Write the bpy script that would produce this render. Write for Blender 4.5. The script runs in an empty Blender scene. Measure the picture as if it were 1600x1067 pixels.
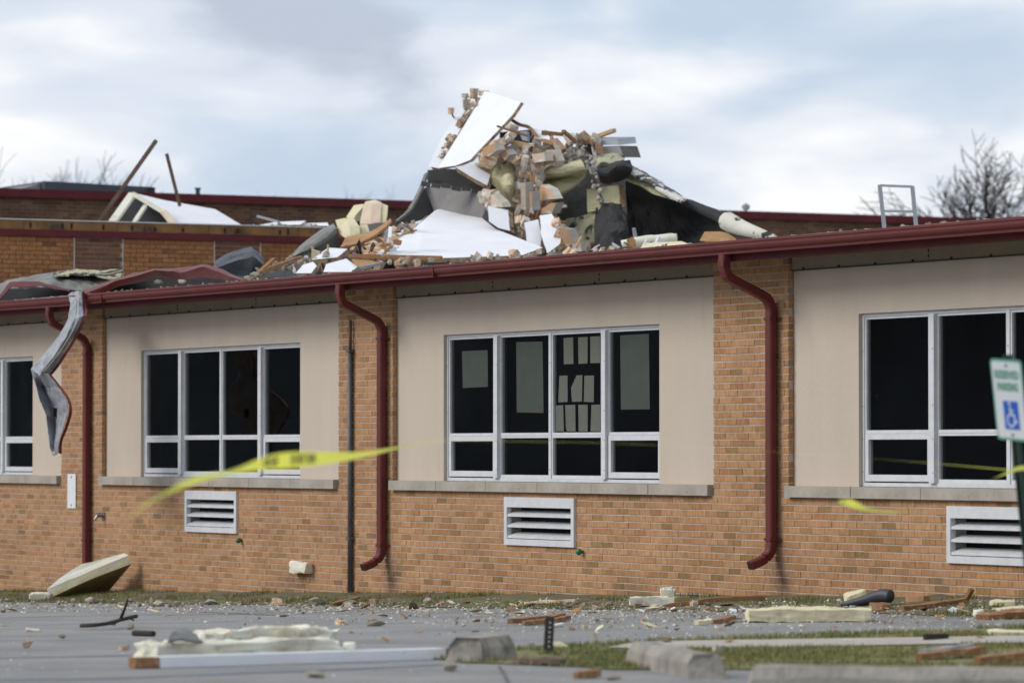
import bpy, bmesh, math, random
from mathutils import Vector, Matrix, noise as mnoise
random.seed(7)
sc = bpy.context.scene
col = sc.collection
# ------------------------------------------------------------------ camera
F = 6700.0                                   # focal length in photo pixels (photo 1600 wide)
PHI = math.atan(3600 / F)                    # angle between the view axis and the facade
PITCH = math.atan(169.5 / F)
CAM = Vector((44.8 * math.cos(PHI), -44.8 * math.sin(PHI), 1.505))
FH = Vector((-math.cos(PHI), math.sin(PHI), 0))
RT = Vector((math.sin(PHI), math.cos(PHI), 0))
FW = FH * math.cos(PITCH) + Vector((0, 0, math.sin(PITCH)))
UP = -FH * math.sin(PITCH) + Vector((0, 0, math.cos(PITCH)))
cd = bpy.data.cameras.new('camera'); cam = bpy.data.objects.new('camera', cd); col.objects.link(cam)
cam.matrix_world = Matrix(((RT.x, UP.x, -FW.x, CAM.x), (RT.y, UP.y, -FW.y, CAM.y), (RT.z, UP.z, -FW.z, CAM.z), (0, 0, 0, 1)))
cd.sensor_width = 36; cd.lens = F / 1600 * 36; cd.clip_end = 3000; cd.clip_start = .5
cd.dof.use_dof = True; cd.dof.focus_distance = 42.5; cd.dof.aperture_fstop = 2.8
sc.camera = cam
# ------------------------------------------------------------------ world, sun, exposure
SUN_EL, SUN_AZ = 36.0, 206.0                 # degrees; azimuth of the sun measured from +Y clockwise
w = bpy.data.worlds.new('World'); sc.world = w; w.use_nodes = True
nt = w.node_tree; N = nt.nodes; L = nt.links; N.clear()
out = N.new('ShaderNodeOutputWorld'); bg = N.new('ShaderNodeBackground'); L.new(bg.outputs[0], out.inputs[0])
sky = N.new('ShaderNodeTexSky'); sky.sky_type = 'NISHITA'; sky.sun_disc = False
sky.sun_elevation = math.radians(SUN_EL); sky.sun_rotation = math.radians(SUN_AZ)
tc = N.new('ShaderNodeTexCoord')
def wnoise(scale, loc, sc_vec, detail=5, rough=.5, dist=0.0):
    mp = N.new('ShaderNodeMapping'); mp.inputs['Location'].default_value = loc; mp.inputs['Scale'].default_value = sc_vec
    n = N.new('ShaderNodeTexNoise'); n.inputs['Scale'].default_value = scale; n.inputs['Detail'].default_value = detail
    n.inputs['Roughness'].default_value = rough; n.inputs['Distortion'].default_value = dist
    L.new(tc.outputs['Generated'], mp.inputs[0]); L.new(mp.outputs[0], n.inputs['Vector']); return n.outputs['Fac']
def wramp(fac, stops):
    r = N.new('ShaderNodeValToRGB'); e = r.color_ramp.elements
    while len(e) < len(stops): e.new(.5)
    for k, (p, c) in enumerate(stops): e[k].position = p; e[k].color = (*c, 1) if len(c) == 3 else c
    r.color_ramp.interpolation = 'EASE'
    L.new(fac, r.inputs[0]); return r.outputs[0]
CL_OFF = (2.14, 14.05, 13.04)
n1 = wnoise(12, CL_OFF, (1, 1, 2.8), 6, .46, .35)
n2 = wnoise(10, (18.81, 5.42, 5.12), (1, 1, 3.2), 6, .46, .3)
shade = wramp(n2, [(.34, (4.6, 5.15, 6.1)), (.47, (6.6, 7.15, 7.95)), (.60, (8.8, 8.85, 8.9))])
mask = wramp(n1, [(.34, (0, 0, 0)), (.60, (1, 1, 1))])
mul = N.new('ShaderNodeMix'); mul.data_type = 'RGBA'; mul.blend_type = 'MIX'; mul.inputs[0].default_value = .9
L.new(sky.outputs[0], mul.inputs[6]); mul.inputs[7].default_value = (5.0, 5.95, 7.35, 1)
mx = N.new('ShaderNodeMix'); mx.data_type = 'RGBA'; L.new(mask, mx.inputs[0])
L.new(mul.outputs[2], mx.inputs[6]); L.new(shade, mx.inputs[7])
L.new(mx.outputs[2], bg.inputs[0]); bg.inputs[1].default_value = .080
sd = bpy.data.lights.new('sun', 'SUN'); sun = bpy.data.objects.new('sun', sd); col.objects.link(sun)
sd.energy = 1.5; sd.angle = math.radians(28); sd.color = (1, .955, .9)
a_, e_ = math.radians(SUN_AZ), math.radians(SUN_EL)
SD = Vector((math.sin(a_) * math.cos(e_), math.cos(a_) * math.cos(e_), math.sin(e_)))
sun.rotation_euler = SD.to_track_quat('Z', 'Y').to_euler(); sun.location = (0, -30, 40)
sc.view_settings.view_transform = 'Standard'; sc.view_settings.look = 'None'
sc.view_settings.gamma = 1; sc.view_settings.use_curve_mapping = False; sc.view_settings.exposure = 0.52
sc.cycles.use_denoising = True; sc.cycles.max_bounces = 6; sc.cycles.transparent_max_bounces = 12
# ------------------------------------------------------------------ geometry helpers
def ray(px, py):
    return FW + RT * ((px - 800) / F) + UP * ((533.5 - py) / F)
def at(px, py, Y=0.0):                       # the point of the plane Y that is seen there
    d = ray(px, py); return CAM + d * ((Y - CAM.y) / d.y)
def atX(px, py, X):
    d = ray(px, py); return CAM + d * ((X - CAM.x) / d.x)
def dp(px, py, t): return CAM + ray(px, py) * t
def base_h(X):
    if X < -25: return -.655
    return .0262 * X if X < 8 else .21 + .13 * (1 - math.exp(-(X - 8) * .0262 / .13))
def g(X, Y): return base_h(X) - .1 * min(1, max(0, -Y / 1.6))
def G(px, py):
    d = ray(px, py); lo, hi = 5, 80
    for _ in range(50):
        m = (lo + hi) / 2; p = CAM + d * m
        if p.z > g(p.x, p.y): lo = m
        else: hi = m
    return CAM + d * hi
def depth(p): return (p - CAM).dot(FW)
def catmull(p0, p1, p2, p3, t):
    return .5 * ((2 * p1) + (p2 - p0) * t + (2 * p0 - 5 * p1 + 4 * p2 - p3) * t * t + (3 * p1 - p0 - 3 * p2 + p3) * t ** 3)
def spline(pts, n):
    o = []
    for i in range(len(pts) - 1):
        a = pts[max(0, i - 1)]; b = pts[i]; c = pts[i + 1]; d = pts[min(len(pts) - 1, i + 2)]
        for k in range(n): o.append(catmull(a, b, c, d, k / n))
    o.append(pts[-1].copy()); return o
class MB:
    def __init__(s): s.v = []; s.f = []; s.m = []
    def add(s, vs, fs, mi=0):
        o = len(s.v); s.v += [Vector(q) for q in vs]; s.f += [tuple(i + o for i in q) for q in fs]; s.m += [mi] * len(fs); return s
    def box(s, x0, x1, y0, y1, z0, z1, mi=0):
        return s.add([(x, y, z) for z in (z0, z1) for y in (y0, y1) for x in (x0, x1)],
            [(0, 2, 3, 1), (4, 5, 7, 6), (0, 1, 5, 4), (2, 6, 7, 3), (0, 4, 6, 2), (1, 3, 7, 5)], mi)
    def obox(s, a, b, wv, hv, mi=0):         # bar from a to b with half-size vectors wv, hv
        a, b = Vector(a), Vector(b)
        q = [p + wv * i + hv * j for p in (a, b) for i, j in ((-1, -1), (1, -1), (1, 1), (-1, 1))]
        return s.add(q, [(3, 2, 1, 0), (4, 5, 6, 7), (0, 1, 5, 4), (1, 2, 6, 5), (2, 3, 7, 6), (3, 0, 4, 7)], mi)
    def bar(s, a, b, w_, h_, mi=0, side=None):
        a, b = Vector(a), Vector(b); d = (b - a).normalized()
        sd_ = side or (Vector((0, 0, 1)) if abs(d.z) < .9 else Vector((0, 1, 0)))
        u = d.cross(sd_).normalized(); v = u.cross(d).normalized()
        return s.obox(a, b, u * w_ / 2, v * h_ / 2, mi)
    def tube(s, pts, r, n=6, mi=0, cap=True):
        pts = [Vector(p) for p in pts]; rs = r if isinstance(r, (list, tuple)) else [r] * len(pts)
        o = []; u = None
        for i, p in enumerate(pts):
            d = (pts[min(i + 1, len(pts) - 1)] - pts[max(0, i - 1)]).normalized()
            if u is None: u = d.orthogonal().normalized()
            u = (u - d * u.dot(d)).normalized(); v = d.cross(u)
            o += [p + (u * math.cos(2 * math.pi * k / n) + v * math.sin(2 * math.pi * k / n)) * rs[i] for k in range(n)]
        fs = [(i * n + k, i * n + (k + 1) % n, (i + 1) * n + (k + 1) % n, (i + 1) * n + k) for i in range(len(pts) - 1) for k in range(n)]
        if cap: fs += [tuple(range(n))[::-1], tuple((len(pts) - 1) * n + k for k in range(n))]
        return s.add(o, fs, mi)
    def sweep(s, prof, path, mi=0):          # profile list of (a,b) swept along path frames (p,u,v)
        n = len(prof); o = []
        for p, u, v in path: o += [p + u * a + v * b for a, b in prof]
        fs = [(i * n + k, i * n + (k + 1) % n, (i + 1) * n + (k + 1) % n, (i + 1) * n + k) for i in range(len(path) - 1) for k in range(n)]
        fs += [tuple(range(n))[::-1], tuple((len(path) - 1) * n + k for k in range(n))]
        return s.add(o, fs, mi)
    def prism(s, pts, ext, mi=0, mside=None, mback=None):
        n = len(pts); q = list(pts) + [p + ext for p in pts]
        ms = mi if mside is None else mside
        s.add(q, [tuple(range(n))], mi); o = len(s.v) - 2 * n
        s.f += [tuple(o + n + i for i in range(n))[::-1]]; s.m.append(ms if mback is None else mback)
        for i in range(n):
            j = (i + 1) % n; s.f.append((o + i, o + n + i, o + n + j, o + j)); s.m.append(ms)
        return s
    def sphere(s, c, r, n=8, mi=0, sc_=(1, 1, 1)):
        c = Vector(c); o = [c + Vector((0, 0, -r * sc_[2]))]; fs = []; h = n // 2
        for i in range(1, h):
            t = math.pi * i / h
            for k in range(n):
                o.append(c + Vector((math.sin(t) * math.cos(2 * math.pi * k / n) * r * sc_[0], math.sin(t) * math.sin(2 * math.pi * k / n) * r * sc_[1], -math.cos(t) * r * sc_[2])))
        o.append(c + Vector((0, 0, r * sc_[2])))
        for k in range(n): fs.append((0, 1 + (k + 1) % n, 1 + k))
        for i in range(h - 2):
            for k in range(n): fs.append((1 + i * n + k, 1 + i * n + (k + 1) % n, 1 + (i + 1) * n + (k + 1) % n, 1 + (i + 1) * n + k))
        b = 1 + (h - 2) * n
        for k in range(n): fs.append((b + k, b + (k + 1) % n, len(o) - 1))
        return s.add(o, fs, mi)
    def build(s, name, mats, parent=None, smooth=False, fix=True):
        mats = mats if isinstance(mats, (list, tuple)) else [mats]
        n = len(s.v); mx_ = sum(v.x for v in s.v) / n; my = sum(v.y for v in s.v) / n; mz = min(v.z for v in s.v)
        og = Vector((mx_, my, mz))
        me = bpy.data.meshes.new(name); me.from_pydata([v - og for v in s.v], [], s.f)
        for m_ in mats: me.materials.append(m_)
        me.polygons.foreach_set('material_index', s.m)
        if smooth: me.polygons.foreach_set('use_smooth', [True] * len(me.polygons))
        if fix:
            bm = bmesh.new(); bm.from_mesh(me); bmesh.ops.recalc_face_normals(bm, faces=bm.faces); bm.to_mesh(me); bm.free()
        me.update()
        o = bpy.data.objects.new(name, me); col.objects.link(o)
        place(o, og, parent); return o
WORLD = {}
def place(o, loc, parent=None):
    loc = Vector(loc); WORLD[o.name] = loc
    if parent is not None: o.parent = parent; o.location = loc - WORLD[parent.name]
    else: o.location = loc
def tag(o, label=None, cat=None, group=None, kind=None):
    if label: o['label'] = label
    if cat: o['category'] = cat
    if group: o['group'] = group
    if kind: o['kind'] = kind
    return o
def empty(name, loc, label, cat, group=None):
    o = bpy.data.objects.new(name, None); col.objects.link(o); place(o, loc); o.empty_display_size = .2
    return tag(o, label, cat, group)
def fbm(p, s=1.0, o=3):
    v = 0; a = 1
    for _ in range(o): v += a * mnoise.noise(Vector(p) * s); s *= 2.1; a *= .5
    return v
# ------------------------------------------------------------------ materials
def mat(name, c1, c2=None, scale=6, rough=.8, bump=0.0, bscale=40, metal=0, spec=.4, stretch=(1, 1, 1), lo=.35, hi=.65, detail=6, c3=None, c3scale=3, c3lo=.6, c3hi=.7, rvar=0, coord='Object'):
    m = bpy.data.materials.new(name); m.use_nodes = True; t = m.node_tree; b = t.nodes['Principled BSDF']
    b.inputs['Roughness'].default_value = rough; b.inputs['Metallic'].default_value = metal; b.inputs['Specular IOR Level'].default_value = spec
    tcn = t.nodes.new('ShaderNodeTexCoord'); mp = t.nodes.new('ShaderNodeMapping'); mp.inputs['Scale'].default_value = stretch
    t.links.new(tcn.outputs[coord], mp.inputs[0])
    def nz(s, d=detail):
        n = t.nodes.new('ShaderNodeTexNoise'); n.inputs['Scale'].default_value = s; n.inputs['Detail'].default_value = d
        n.inputs['Roughness'].default_value = .6; t.links.new(mp.outputs[0], n.inputs['Vector']); return n
    def mr(src, a, b_):
        r = t.nodes.new('ShaderNodeMapRange'); r.inputs[1].default_value = a; r.inputs[2].default_value = b_; t.links.new(src, r.inputs[0]); return r.outputs[0]
    def mixc(f, A, B):
        x = t.nodes.new('ShaderNodeMix'); x.data_type = 'RGBA'
        if f is not None: t.links.new(f, x.inputs[0])
        for i, q in ((6, A), (7, B)):
            if isinstance(q, tuple): x.inputs[i].default_value = (*q, 1)
            else: t.links.new(q, x.inputs[i])
        return x.outputs[2]
    c2 = c2 or tuple(q * .85 for q in c1)
    cur = mixc(mr(nz(scale).outputs['Fac'], lo, hi), c1, c2)
    if c3: cur = mixc(mr(nz(c3scale).outputs['Fac'], c3lo, c3hi), cur, c3)
    if rvar:
        oi = t.nodes.new('ShaderNodeObjectInfo'); h = t.nodes.new('ShaderNodeHueSaturation')
        t.links.new(cur, h.inputs['Color']); r = t.nodes.new('ShaderNodeMapRange'); r.inputs[3].default_value = 1 - rvar; r.inputs[4].default_value = 1 + rvar
        t.links.new(oi.outputs['Random'], r.inputs[0]); t.links.new(r.outputs[0], h.inputs['Value']); cur = h.outputs[0]
    t.links.new(cur, b.inputs['Base Color'])
    if bump:
        bp = t.nodes.new('ShaderNodeBump'); bp.inputs['Strength'].default_value = bump; bp.inputs['Distance'].default_value = .02
        t.links.new(nz(bscale).outputs['Fac'], bp.inputs['Height']); t.links.new(bp.outputs[0], b.inputs['Normal'])
    return m
def brick_mat(name, stops, random_src, stain=True):
    m = bpy.data.materials.new(name); m.use_nodes = True; t = m.node_tree; b = t.nodes['Principled BSDF']; b.inputs['Roughness'].default_value = .85; b.inputs['Specular IOR Level'].default_value = .25
    if random_src == 'object': s = t.nodes.new('ShaderNodeObjectInfo').outputs['Random']
    else:
        at_ = t.nodes.new('ShaderNodeAttribute'); at_.attribute_name = 'tone'; s = at_.outputs['Fac']
    r = t.nodes.new('ShaderNodeValToRGB'); e = r.color_ramp.elements
    while len(e) < len(stops): e.new(.5)
    for k, (p, c) in enumerate(stops): e[k].position = p; e[k].color = (*c, 1)
    r.color_ramp.interpolation = 'LINEAR'
    t.links.new(s, r.inputs[0])
    ge = t.nodes.new('ShaderNodeNewGeometry'); mp = t.nodes.new('ShaderNodeMapping'); mp.inputs['Scale'].default_value = (1, 1, .22)
    t.links.new(ge.outputs['Position'], mp.inputs[0])
    n = t.nodes.new('ShaderNodeTexNoise'); n.inputs['Scale'].default_value = 42; n.inputs['Detail'].default_value = 4; n.inputs['Roughness'].default_value = .65
    t.links.new(mp.outputs[0], n.inputs['Vector'])
    mr = t.nodes.new('ShaderNodeMapRange'); mr.inputs[1].default_value = .3; mr.inputs[2].default_value = .7; mr.inputs[3].default_value = .66; mr.inputs[4].default_value = 1.34
    t.links.new(n.outputs['Fac'], mr.inputs[0])
    n2_ = t.nodes.new('ShaderNodeTexNoise'); n2_.inputs['Scale'].default_value = 1.1; n2_.inputs['Detail'].default_value = 4
    t.links.new(ge.outputs['Position'], n2_.inputs['Vector'])
    mr2 = t.nodes.new('ShaderNodeMapRange'); mr2.inputs[1].default_value = .3; mr2.inputs[2].default_value = .7; mr2.inputs[3].default_value = .86; mr2.inputs[4].default_value = 1.12
    t.links.new(n2_.outputs['Fac'], mr2.inputs[0])
    mu = t.nodes.new('ShaderNodeMath'); mu.operation = 'MULTIPLY'; t.links.new(mr.outputs[0], mu.inputs[0]); t.links.new(mr2.outputs[0], mu.inputs[1])
    h = t.nodes.new('ShaderNodeHueSaturation'); t.links.new(r.outputs[0], h.inputs['Color']); t.links.new(mu.outputs[0], h.inputs['Value'])
    # pale efflorescence and scuffs
    n3 = t.nodes.new('ShaderNodeTexNoise'); n3.inputs['Scale'].default_value = 9; n3.inputs['Detail'].default_value = 8; n3.inputs['Roughness'].default_value = .75
    t.links.new(ge.outputs['Position'], n3.inputs['Vector'])
    mr3 = t.nodes.new('ShaderNodeMapRange'); mr3.inputs[1].default_value = .66; mr3.inputs[2].default_value = .78; t.links.new(n3.outputs['Fac'], mr3.inputs[0])
    x = t.nodes.new('ShaderNodeMix'); x.data_type = 'RGBA'; t.links.new(mr3.outputs[0], x.inputs[0]); t.links.new(h.outputs[0], x.inputs[6]); x.inputs[7].default_value = (.5, .42, .34, 1)
    cur = x.outputs[2]
    if stain:                                # damp stains left on the wall under the spouts and behind the leaning board
        for (px_, pz_, rx_, rz_, am) in ((5.30, .25, .34, .42, .55), (-2.78, .12, .30, .40, .5), (2.55, .12, .5, .22, .45), (-10.6, -.05, .5, .45, .4), (-5.4, -.02, .7, .2, .35), (7.6, .35, .8, .2, .3)):
            mp_ = t.nodes.new('ShaderNodeMapping'); mp_.inputs['Location'].default_value = (-px_ / rx_, 0, -pz_ / rz_); mp_.inputs['Scale'].default_value = (1 / rx_, 0, 1 / rz_); t.links.new(ge.outputs['Position'], mp_.inputs[0])
            ln_ = t.nodes.new('ShaderNodeVectorMath'); ln_.operation = 'LENGTH'; t.links.new(mp_.outputs[0], ln_.inputs[0])
            ad_ = t.nodes.new('ShaderNodeMath'); ad_.operation = 'ADD'; t.links.new(ln_.outputs['Value'], ad_.inputs[0])
            sc3 = t.nodes.new('ShaderNodeMath'); sc3.operation = 'MULTIPLY_ADD'; sc3.inputs[1].default_value = 1.6; sc3.inputs[2].default_value = -.8; t.links.new(n3.outputs['Fac'], sc3.inputs[0]); t.links.new(sc3.outputs[0], ad_.inputs[1])
            mk = t.nodes.new('ShaderNodeMapRange'); mk.inputs[1].default_value = 1.0; mk.inputs[2].default_value = .2; mk.inputs[3].default_value = 0; mk.inputs[4].default_value = am; t.links.new(ad_.outputs[0], mk.inputs[0])
            y_ = t.nodes.new('ShaderNodeMix'); y_.data_type = 'RGBA'; t.links.new(mk.outputs[0], y_.inputs[0]); t.links.new(cur, y_.inputs[6]); y_.inputs[7].default_value = (.085, .065, .05, 1); cur = y_.outputs[2]
    t.links.new(cur, b.inputs['Base Color'])
    bp = t.nodes.new('ShaderNodeBump'); bp.inputs['Strength'].default_value = .35; bp.inputs['Distance'].default_value = .006
    t.links.new(n.outputs['Fac'], bp.inputs['Height']); t.links.new(bp.outputs[0], b.inputs['Normal'])
    return m
BR = [(0, (.24, .135, .062)), (.06, (.30, .17, .07)), (.14, (.36, .185, .082)), (.30, (.405, .22, .108)), (.62, (.43, .238, .118)), (.88, (.405, .213, .105)), (1, (.34, .165, .078))]
M = {}
M['brick_obj'] = brick_mat('brick_single', BR, 'object'); M['brick_att'] = brick_mat('brick_joined', BR, 'attr')
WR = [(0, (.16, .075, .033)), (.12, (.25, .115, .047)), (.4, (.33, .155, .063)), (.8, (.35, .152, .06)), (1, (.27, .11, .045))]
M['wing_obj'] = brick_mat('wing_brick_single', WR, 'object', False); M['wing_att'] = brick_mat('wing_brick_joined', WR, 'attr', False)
DB = [(0, (.10, .05, .03)), (.5, (.19, .09, .05)), (1, (.15, .065, .035))]
M['infill'] = brick_mat('infill_brick', DB, 'object', False)
M['mortar'] = mat('mortar', (.54, .50, .44), (.44, .40, .35), 5, .95, .3, 60)
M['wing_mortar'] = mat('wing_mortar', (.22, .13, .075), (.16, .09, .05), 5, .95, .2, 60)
M['infill_mortar'] = mat('infill_mortar', (.36, .31, .27), None, 5, .95)
M['stucco'] = mat('stucco', (.575, .492, .405), (.54, .458, .375), 2.2, .95, .4, 110, c3=(.43, .365, .285), c3scale=5, c3lo=.64, c3hi=.86, stretch=(1, 1, .16))
M['sill'] = mat('limestone', (.43, .385, .335), (.34, .30, .255), 5, .9, .3, 60, c3=(.2, .175, .15), c3scale=7, c3lo=.62, c3hi=.8)
M['concrete'] = mat('concrete', (.38, .35, .30), (.25, .23, .20), 5, .95, .9, 35, c3=(.14, .13, .115), c3scale=6, c3lo=.54, c3hi=.72)
M['alum'] = mat('white_aluminium', (.66, .67, .69), (.58, .59, .61), 8, .45, .05, 30, spec=.5)
M['alumdark'] = mat('weathered_aluminium', (.42, .43, .45), (.34, .35, .37), 8, .5)
M['red'] = mat('red_painted_metal', (.135, .024, .021), (.11, .020, .018), 4, .5, .06, 14, spec=.35, c3=(.24, .09, .08), c3scale=30, c3lo=.72, c3hi=.8)
M['redback'] = mat('dull_red_paint', (.12, .018, .022), (.09, .015, .018), 3, .7, spec=.25)
M['soffit'] = mat('brown_soffit_board', (.30, .24, .17), (.26, .205, .145), 4, .85)
M['dark'] = mat('black_void', (.012, .012, .013), (.02, .02, .02), 8, .9)
M['screw'] = mat('screw_heads', (.06, .055, .05), None, 8, .6)
M['bibmetal'] = mat('grey_cast_metal', (.25, .25, .28), None, 8, .4, metal=.8)
M['green'] = mat('green_plastic', (.03, .18, .07), None, 8, .4)
M['pipe'] = mat('dark_grey_pipe', (.11, .115, .125), (.075, .08, .085), 9, .5, c3=(.16, .085, .04), c3scale=6, c3lo=.6, c3hi=.75)
M['white'] = mat('white_plate', (.78, .79, .80), (.72, .73, .74), 10, .4)
M['roof'] = mat('roof_membrane', (.45, .45, .46), (.33, .33, .34), 2, .9)
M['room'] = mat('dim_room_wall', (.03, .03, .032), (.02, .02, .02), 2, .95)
M['paper'] = mat('paper', (.46, .43, .38), (.42, .39, .34), 5, .9, .1, 20)
M['chart'] = mat('green_grey_paper', (.235, .25, .225), (.205, .22, .195), 5, .9, .1, 10)
def glass_mat():
    m = bpy.data.materials.new('window_glass'); m.use_nodes = True; t = m.node_tree; t.nodes.clear()
    o = t.nodes.new('ShaderNodeOutputMaterial'); mixs = t.nodes.new('ShaderNodeMixShader'); tr = t.nodes.new('ShaderNodeBsdfTransparent'); gl = t.nodes.new('ShaderNodeBsdfGlossy')
    fr = t.nodes.new('ShaderNodeFresnel'); fr.inputs[0].default_value = 1.45; tr.inputs[0].default_value = (.76, .78, .77, 1); gl.inputs['Roughness'].default_value = .02
    ge = t.nodes.new('ShaderNodeNewGeometry'); n = t.nodes.new('ShaderNodeTexNoise'); n.inputs['Scale'].default_value = 1.4; n.inputs['Detail'].default_value = 1; t.links.new(ge.outputs['Position'], n.inputs['Vector'])
    bp = t.nodes.new('ShaderNodeBump'); bp.inputs['Strength'].default_value = .12; bp.inputs['Distance'].default_value = .02; t.links.new(n.outputs['Fac'], bp.inputs['Height']); t.links.new(bp.outputs[0], gl.inputs['Normal'])
    n5 = t.nodes.new('ShaderNodeTexVoronoi'); n5.inputs['Scale'].default_value = 7; t.links.new(ge.outputs['Position'], n5.inputs['Vector'])
    r5 = t.nodes.new('ShaderNodeMapRange'); r5.inputs[1].default_value = .055; r5.inputs[2].default_value = .035; t.links.new(n5.outputs['Distance'], r5.inputs[0])
    df = t.nodes.new('ShaderNodeBsdfDiffuse'); df.inputs[0].default_value = (.35, .37, .38, 1); m2 = t.nodes.new('ShaderNodeMixShader')
    mm = t.nodes.new('ShaderNodeMath'); mm.operation = 'MULTIPLY'; mm.inputs[1].default_value = .10; t.links.new(r5.outputs[0], mm.inputs[0])
    bf = t.nodes.new('ShaderNodeMath'); bf.operation = 'SUBTRACT'; bf.inputs[0].default_value = 1; t.links.new(ge.outputs['Backfacing'], bf.inputs[1])
    fm = t.nodes.new('ShaderNodeMath'); fm.operation = 'MULTIPLY'; t.links.new(fr.outputs[0], fm.inputs[0]); t.links.new(bf.outputs[0], fm.inputs[1]); t.links.new(fm.outputs[0], mixs.inputs[0]); t.links.new(tr.outputs[0], mixs.inputs[1]); t.links.new(gl.outputs[0], mixs.inputs[2])
    t.links.new(mm.outputs[0], m2.inputs[0]); t.links.new(mixs.outputs[0], m2.inputs[1]); t.links.new(df.outputs[0], m2.inputs[2]); t.links.new(m2.outputs[0], o.inputs[0])
    return m
M['glass'] = glass_mat()
M['asphalt'] = mat('weathered_asphalt', (.32, .315, .305), (.225, .222, .218), .9, .95, .7, 130, c3=(.38, .375, .365), c3scale=38, c3lo=.58, c3hi=.70, lo=.35, hi=.65)
M['soil'] = mat('bare_soil', (.17, .135, .095), (.10, .08, .058), 5, .95, .8, 30, c3=(.14, .16, .05), c3scale=3, c3lo=.45, c3hi=.6)
M['drygrass'] = mat('thin_lawn_soil', (.25, .21, .12), (.15, .16, .05), 3, .95, .8, 40)
M['blade'] = mat('grass_blades', (.095, .135, .03), (.22, .21, .07), 1.2, .8, rvar=0)
M['walk'] = mat('pale_concrete_walk', (.44, .40, .35), (.36, .33, .29), 4, .95, .3, 60)
M['paintblue'] = mat('worn_blue_paint', (.16, .22, .36), (.215, .22, .24), 7, .9, lo=.3, hi=.6)
M['tar'] = mat('tar_crack_seal', (.07, .07, .075), (.12, .12, .125), 12, .8)
M['gyp'] = mat('white_faced_board', (.80, .81, .84), (.74, .75, .78), 2.5, .75, .12, 25, c3=(.55, .50, .46), c3scale=7, c3lo=.68, c3hi=.80)
M['core'] = mat('torn_brown_core', (.22, .125, .07), (.40, .29, .19), 9, .95, .6, 30, c3=(.08, .055, .04), c3scale=8, c3lo=.5, c3hi=.62)
M['tanboard'] = mat('tan_fibre_board', (.46, .27, .13), (.38, .21, .10), 5, .95, .4, 30, c3=(.72, .68, .64), c3scale=5, c3lo=.56, c3hi=.62)
M['tan'] = mat('tan_brown_board', (.42, .25, .12), (.33, .18, .08), 7, .95, .4, 30)
M['foam'] = mat('cream_foam', (.74, .68, .46), (.66, .59, .38), 6, .9, .4, 25, c3=(.42, .37, .25), c3scale=9, c3lo=.60, c3hi=.75)
M['foamtorn'] = mat('torn_cream_foam', (.74, .66, .44), (.80, .78, .70), 2.5, .9, .5, 20, c3=(.50, .36, .17), c3scale=4, c3lo=.58, c3hi=.68)
M['foamwhite'] = mat('pale_foam', (.78, .77, .68), (.68, .64, .48), 3, .9, .4, 25, c3=(.46, .44, .40), c3scale=3, c3lo=.58, c3hi=.68)
M['foampink'] = mat('foam_with_pink_facing', (.68, .60, .42), (.62, .45, .38), 4, .9, .3, 25)
M['olive'] = mat('olive_foam_facing', (.36, .30, .17), (.27, .22, .12), 4, .9, .2, 25)
M['quilt'] = mat('yellow_insulation', (.58, .54, .34), (.44, .41, .25), 4, .95, .6, 18, c3=(.22, .19, .12), c3scale=3.5, c3lo=.56, c3hi=.72)
M['quiltrot'] = mat('mould_blotched_insulation', (.42, .40, .27), (.35, .33, .22), 5, .95, .5, 18, c3=(.035, .035, .03), c3scale=3.2, c3lo=.50, c3hi=.56)
M['membrane'] = mat('black_membrane', (.018, .018, .019), (.028, .027, .027), 3, .8, .2, 14)
M['membgrey'] = mat('grey_brown_membrane', (.085, .08, .072), (.062, .058, .054), 3, .7, .2, 14)
M['membblue'] = mat('slate_membrane', (.05, .058, .072), (.03, .034, .042), 3, .5, .2, 10)
M['membscuff'] = mat('scuffed_grey_membrane', (.22, .22, .20), (.10, .10, .095), 3, .6, .3, 10)
M['membpatch'] = mat('membrane_with_white_patches', (.03, .03, .032), (.045, .045, .045), 3, .6, .2, 14, c3=(.62, .61, .54), c3scale=2.6, c3lo=.5, c3hi=.54)
M['rollmat'] = mat('pale_roll_with_black_flecks', (.66, .65, .58), (.58, .56, .46), 4, .9, .4, 20, c3=(.04, .04, .04), c3scale=4.5, c3lo=.58, c3hi=.61)
M['greyface'] = mat('grey_cement_face', (.245, .235, .225), (.20, .19, .185), 3, .9, .3, 20, c3=(.32, .31, .30), c3scale=8, c3lo=.62, c3hi=.75)
M['chunk'] = mat('broken_brick', (.58, .36, .21), (.46, .29, .18), 4, .95, .5, 30, c3=(.60, .54, .46), c3scale=2.2, c3lo=.50, c3hi=.56, rvar=.42)
M['chunkdust'] = mat('dusty_broken_brick', (.58, .50, .40), (.44, .33, .23), 3, .95, .5, 30, c3=(.66, .62, .56), c3scale=2.5, c3lo=.5, c3hi=.56, rvar=.4)
M['mortarchunk'] = mat('grey_mortar_lump', (.50, .46, .40), (.36, .32, .28), 4, .95, .6, 30, rvar=.4)
M['stone'] = mat('limestone_lump', (.42, .37, .30), (.30, .26, .21), 7, .95, .6, 30, rvar=.28)
M['rubble'] = mat('rubble_gap_shade', (.11, .09, .075), (.05, .045, .04), 7, .95, .9, 25, c3=(.34, .28, .20), c3scale=6, c3lo=.6, c3hi=.7)  # rubble darkened so the deep gaps between chunks read as shade
M['pole'] = mat('dark_pole_wood', (.14, .09, .06), (.09, .06, .04), 6, .9, .2, 30)
M['timber'] = mat('pale_timber', (.52, .35, .17), (.42, .27, .12), 4, .85, .2, 30, stretch=(1, 1, 4))
M['oldwood'] = mat('split_brown_wood', (.32, .17, .08), (.22, .11, .05), 8, .95, .5, 30, c3=(.45, .30, .18), c3scale=12, c3lo=.55, c3hi=.7)
M['bark'] = mat('dark_bark', (.045, .035, .028), (.03, .025, .02), 9, .95)
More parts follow.
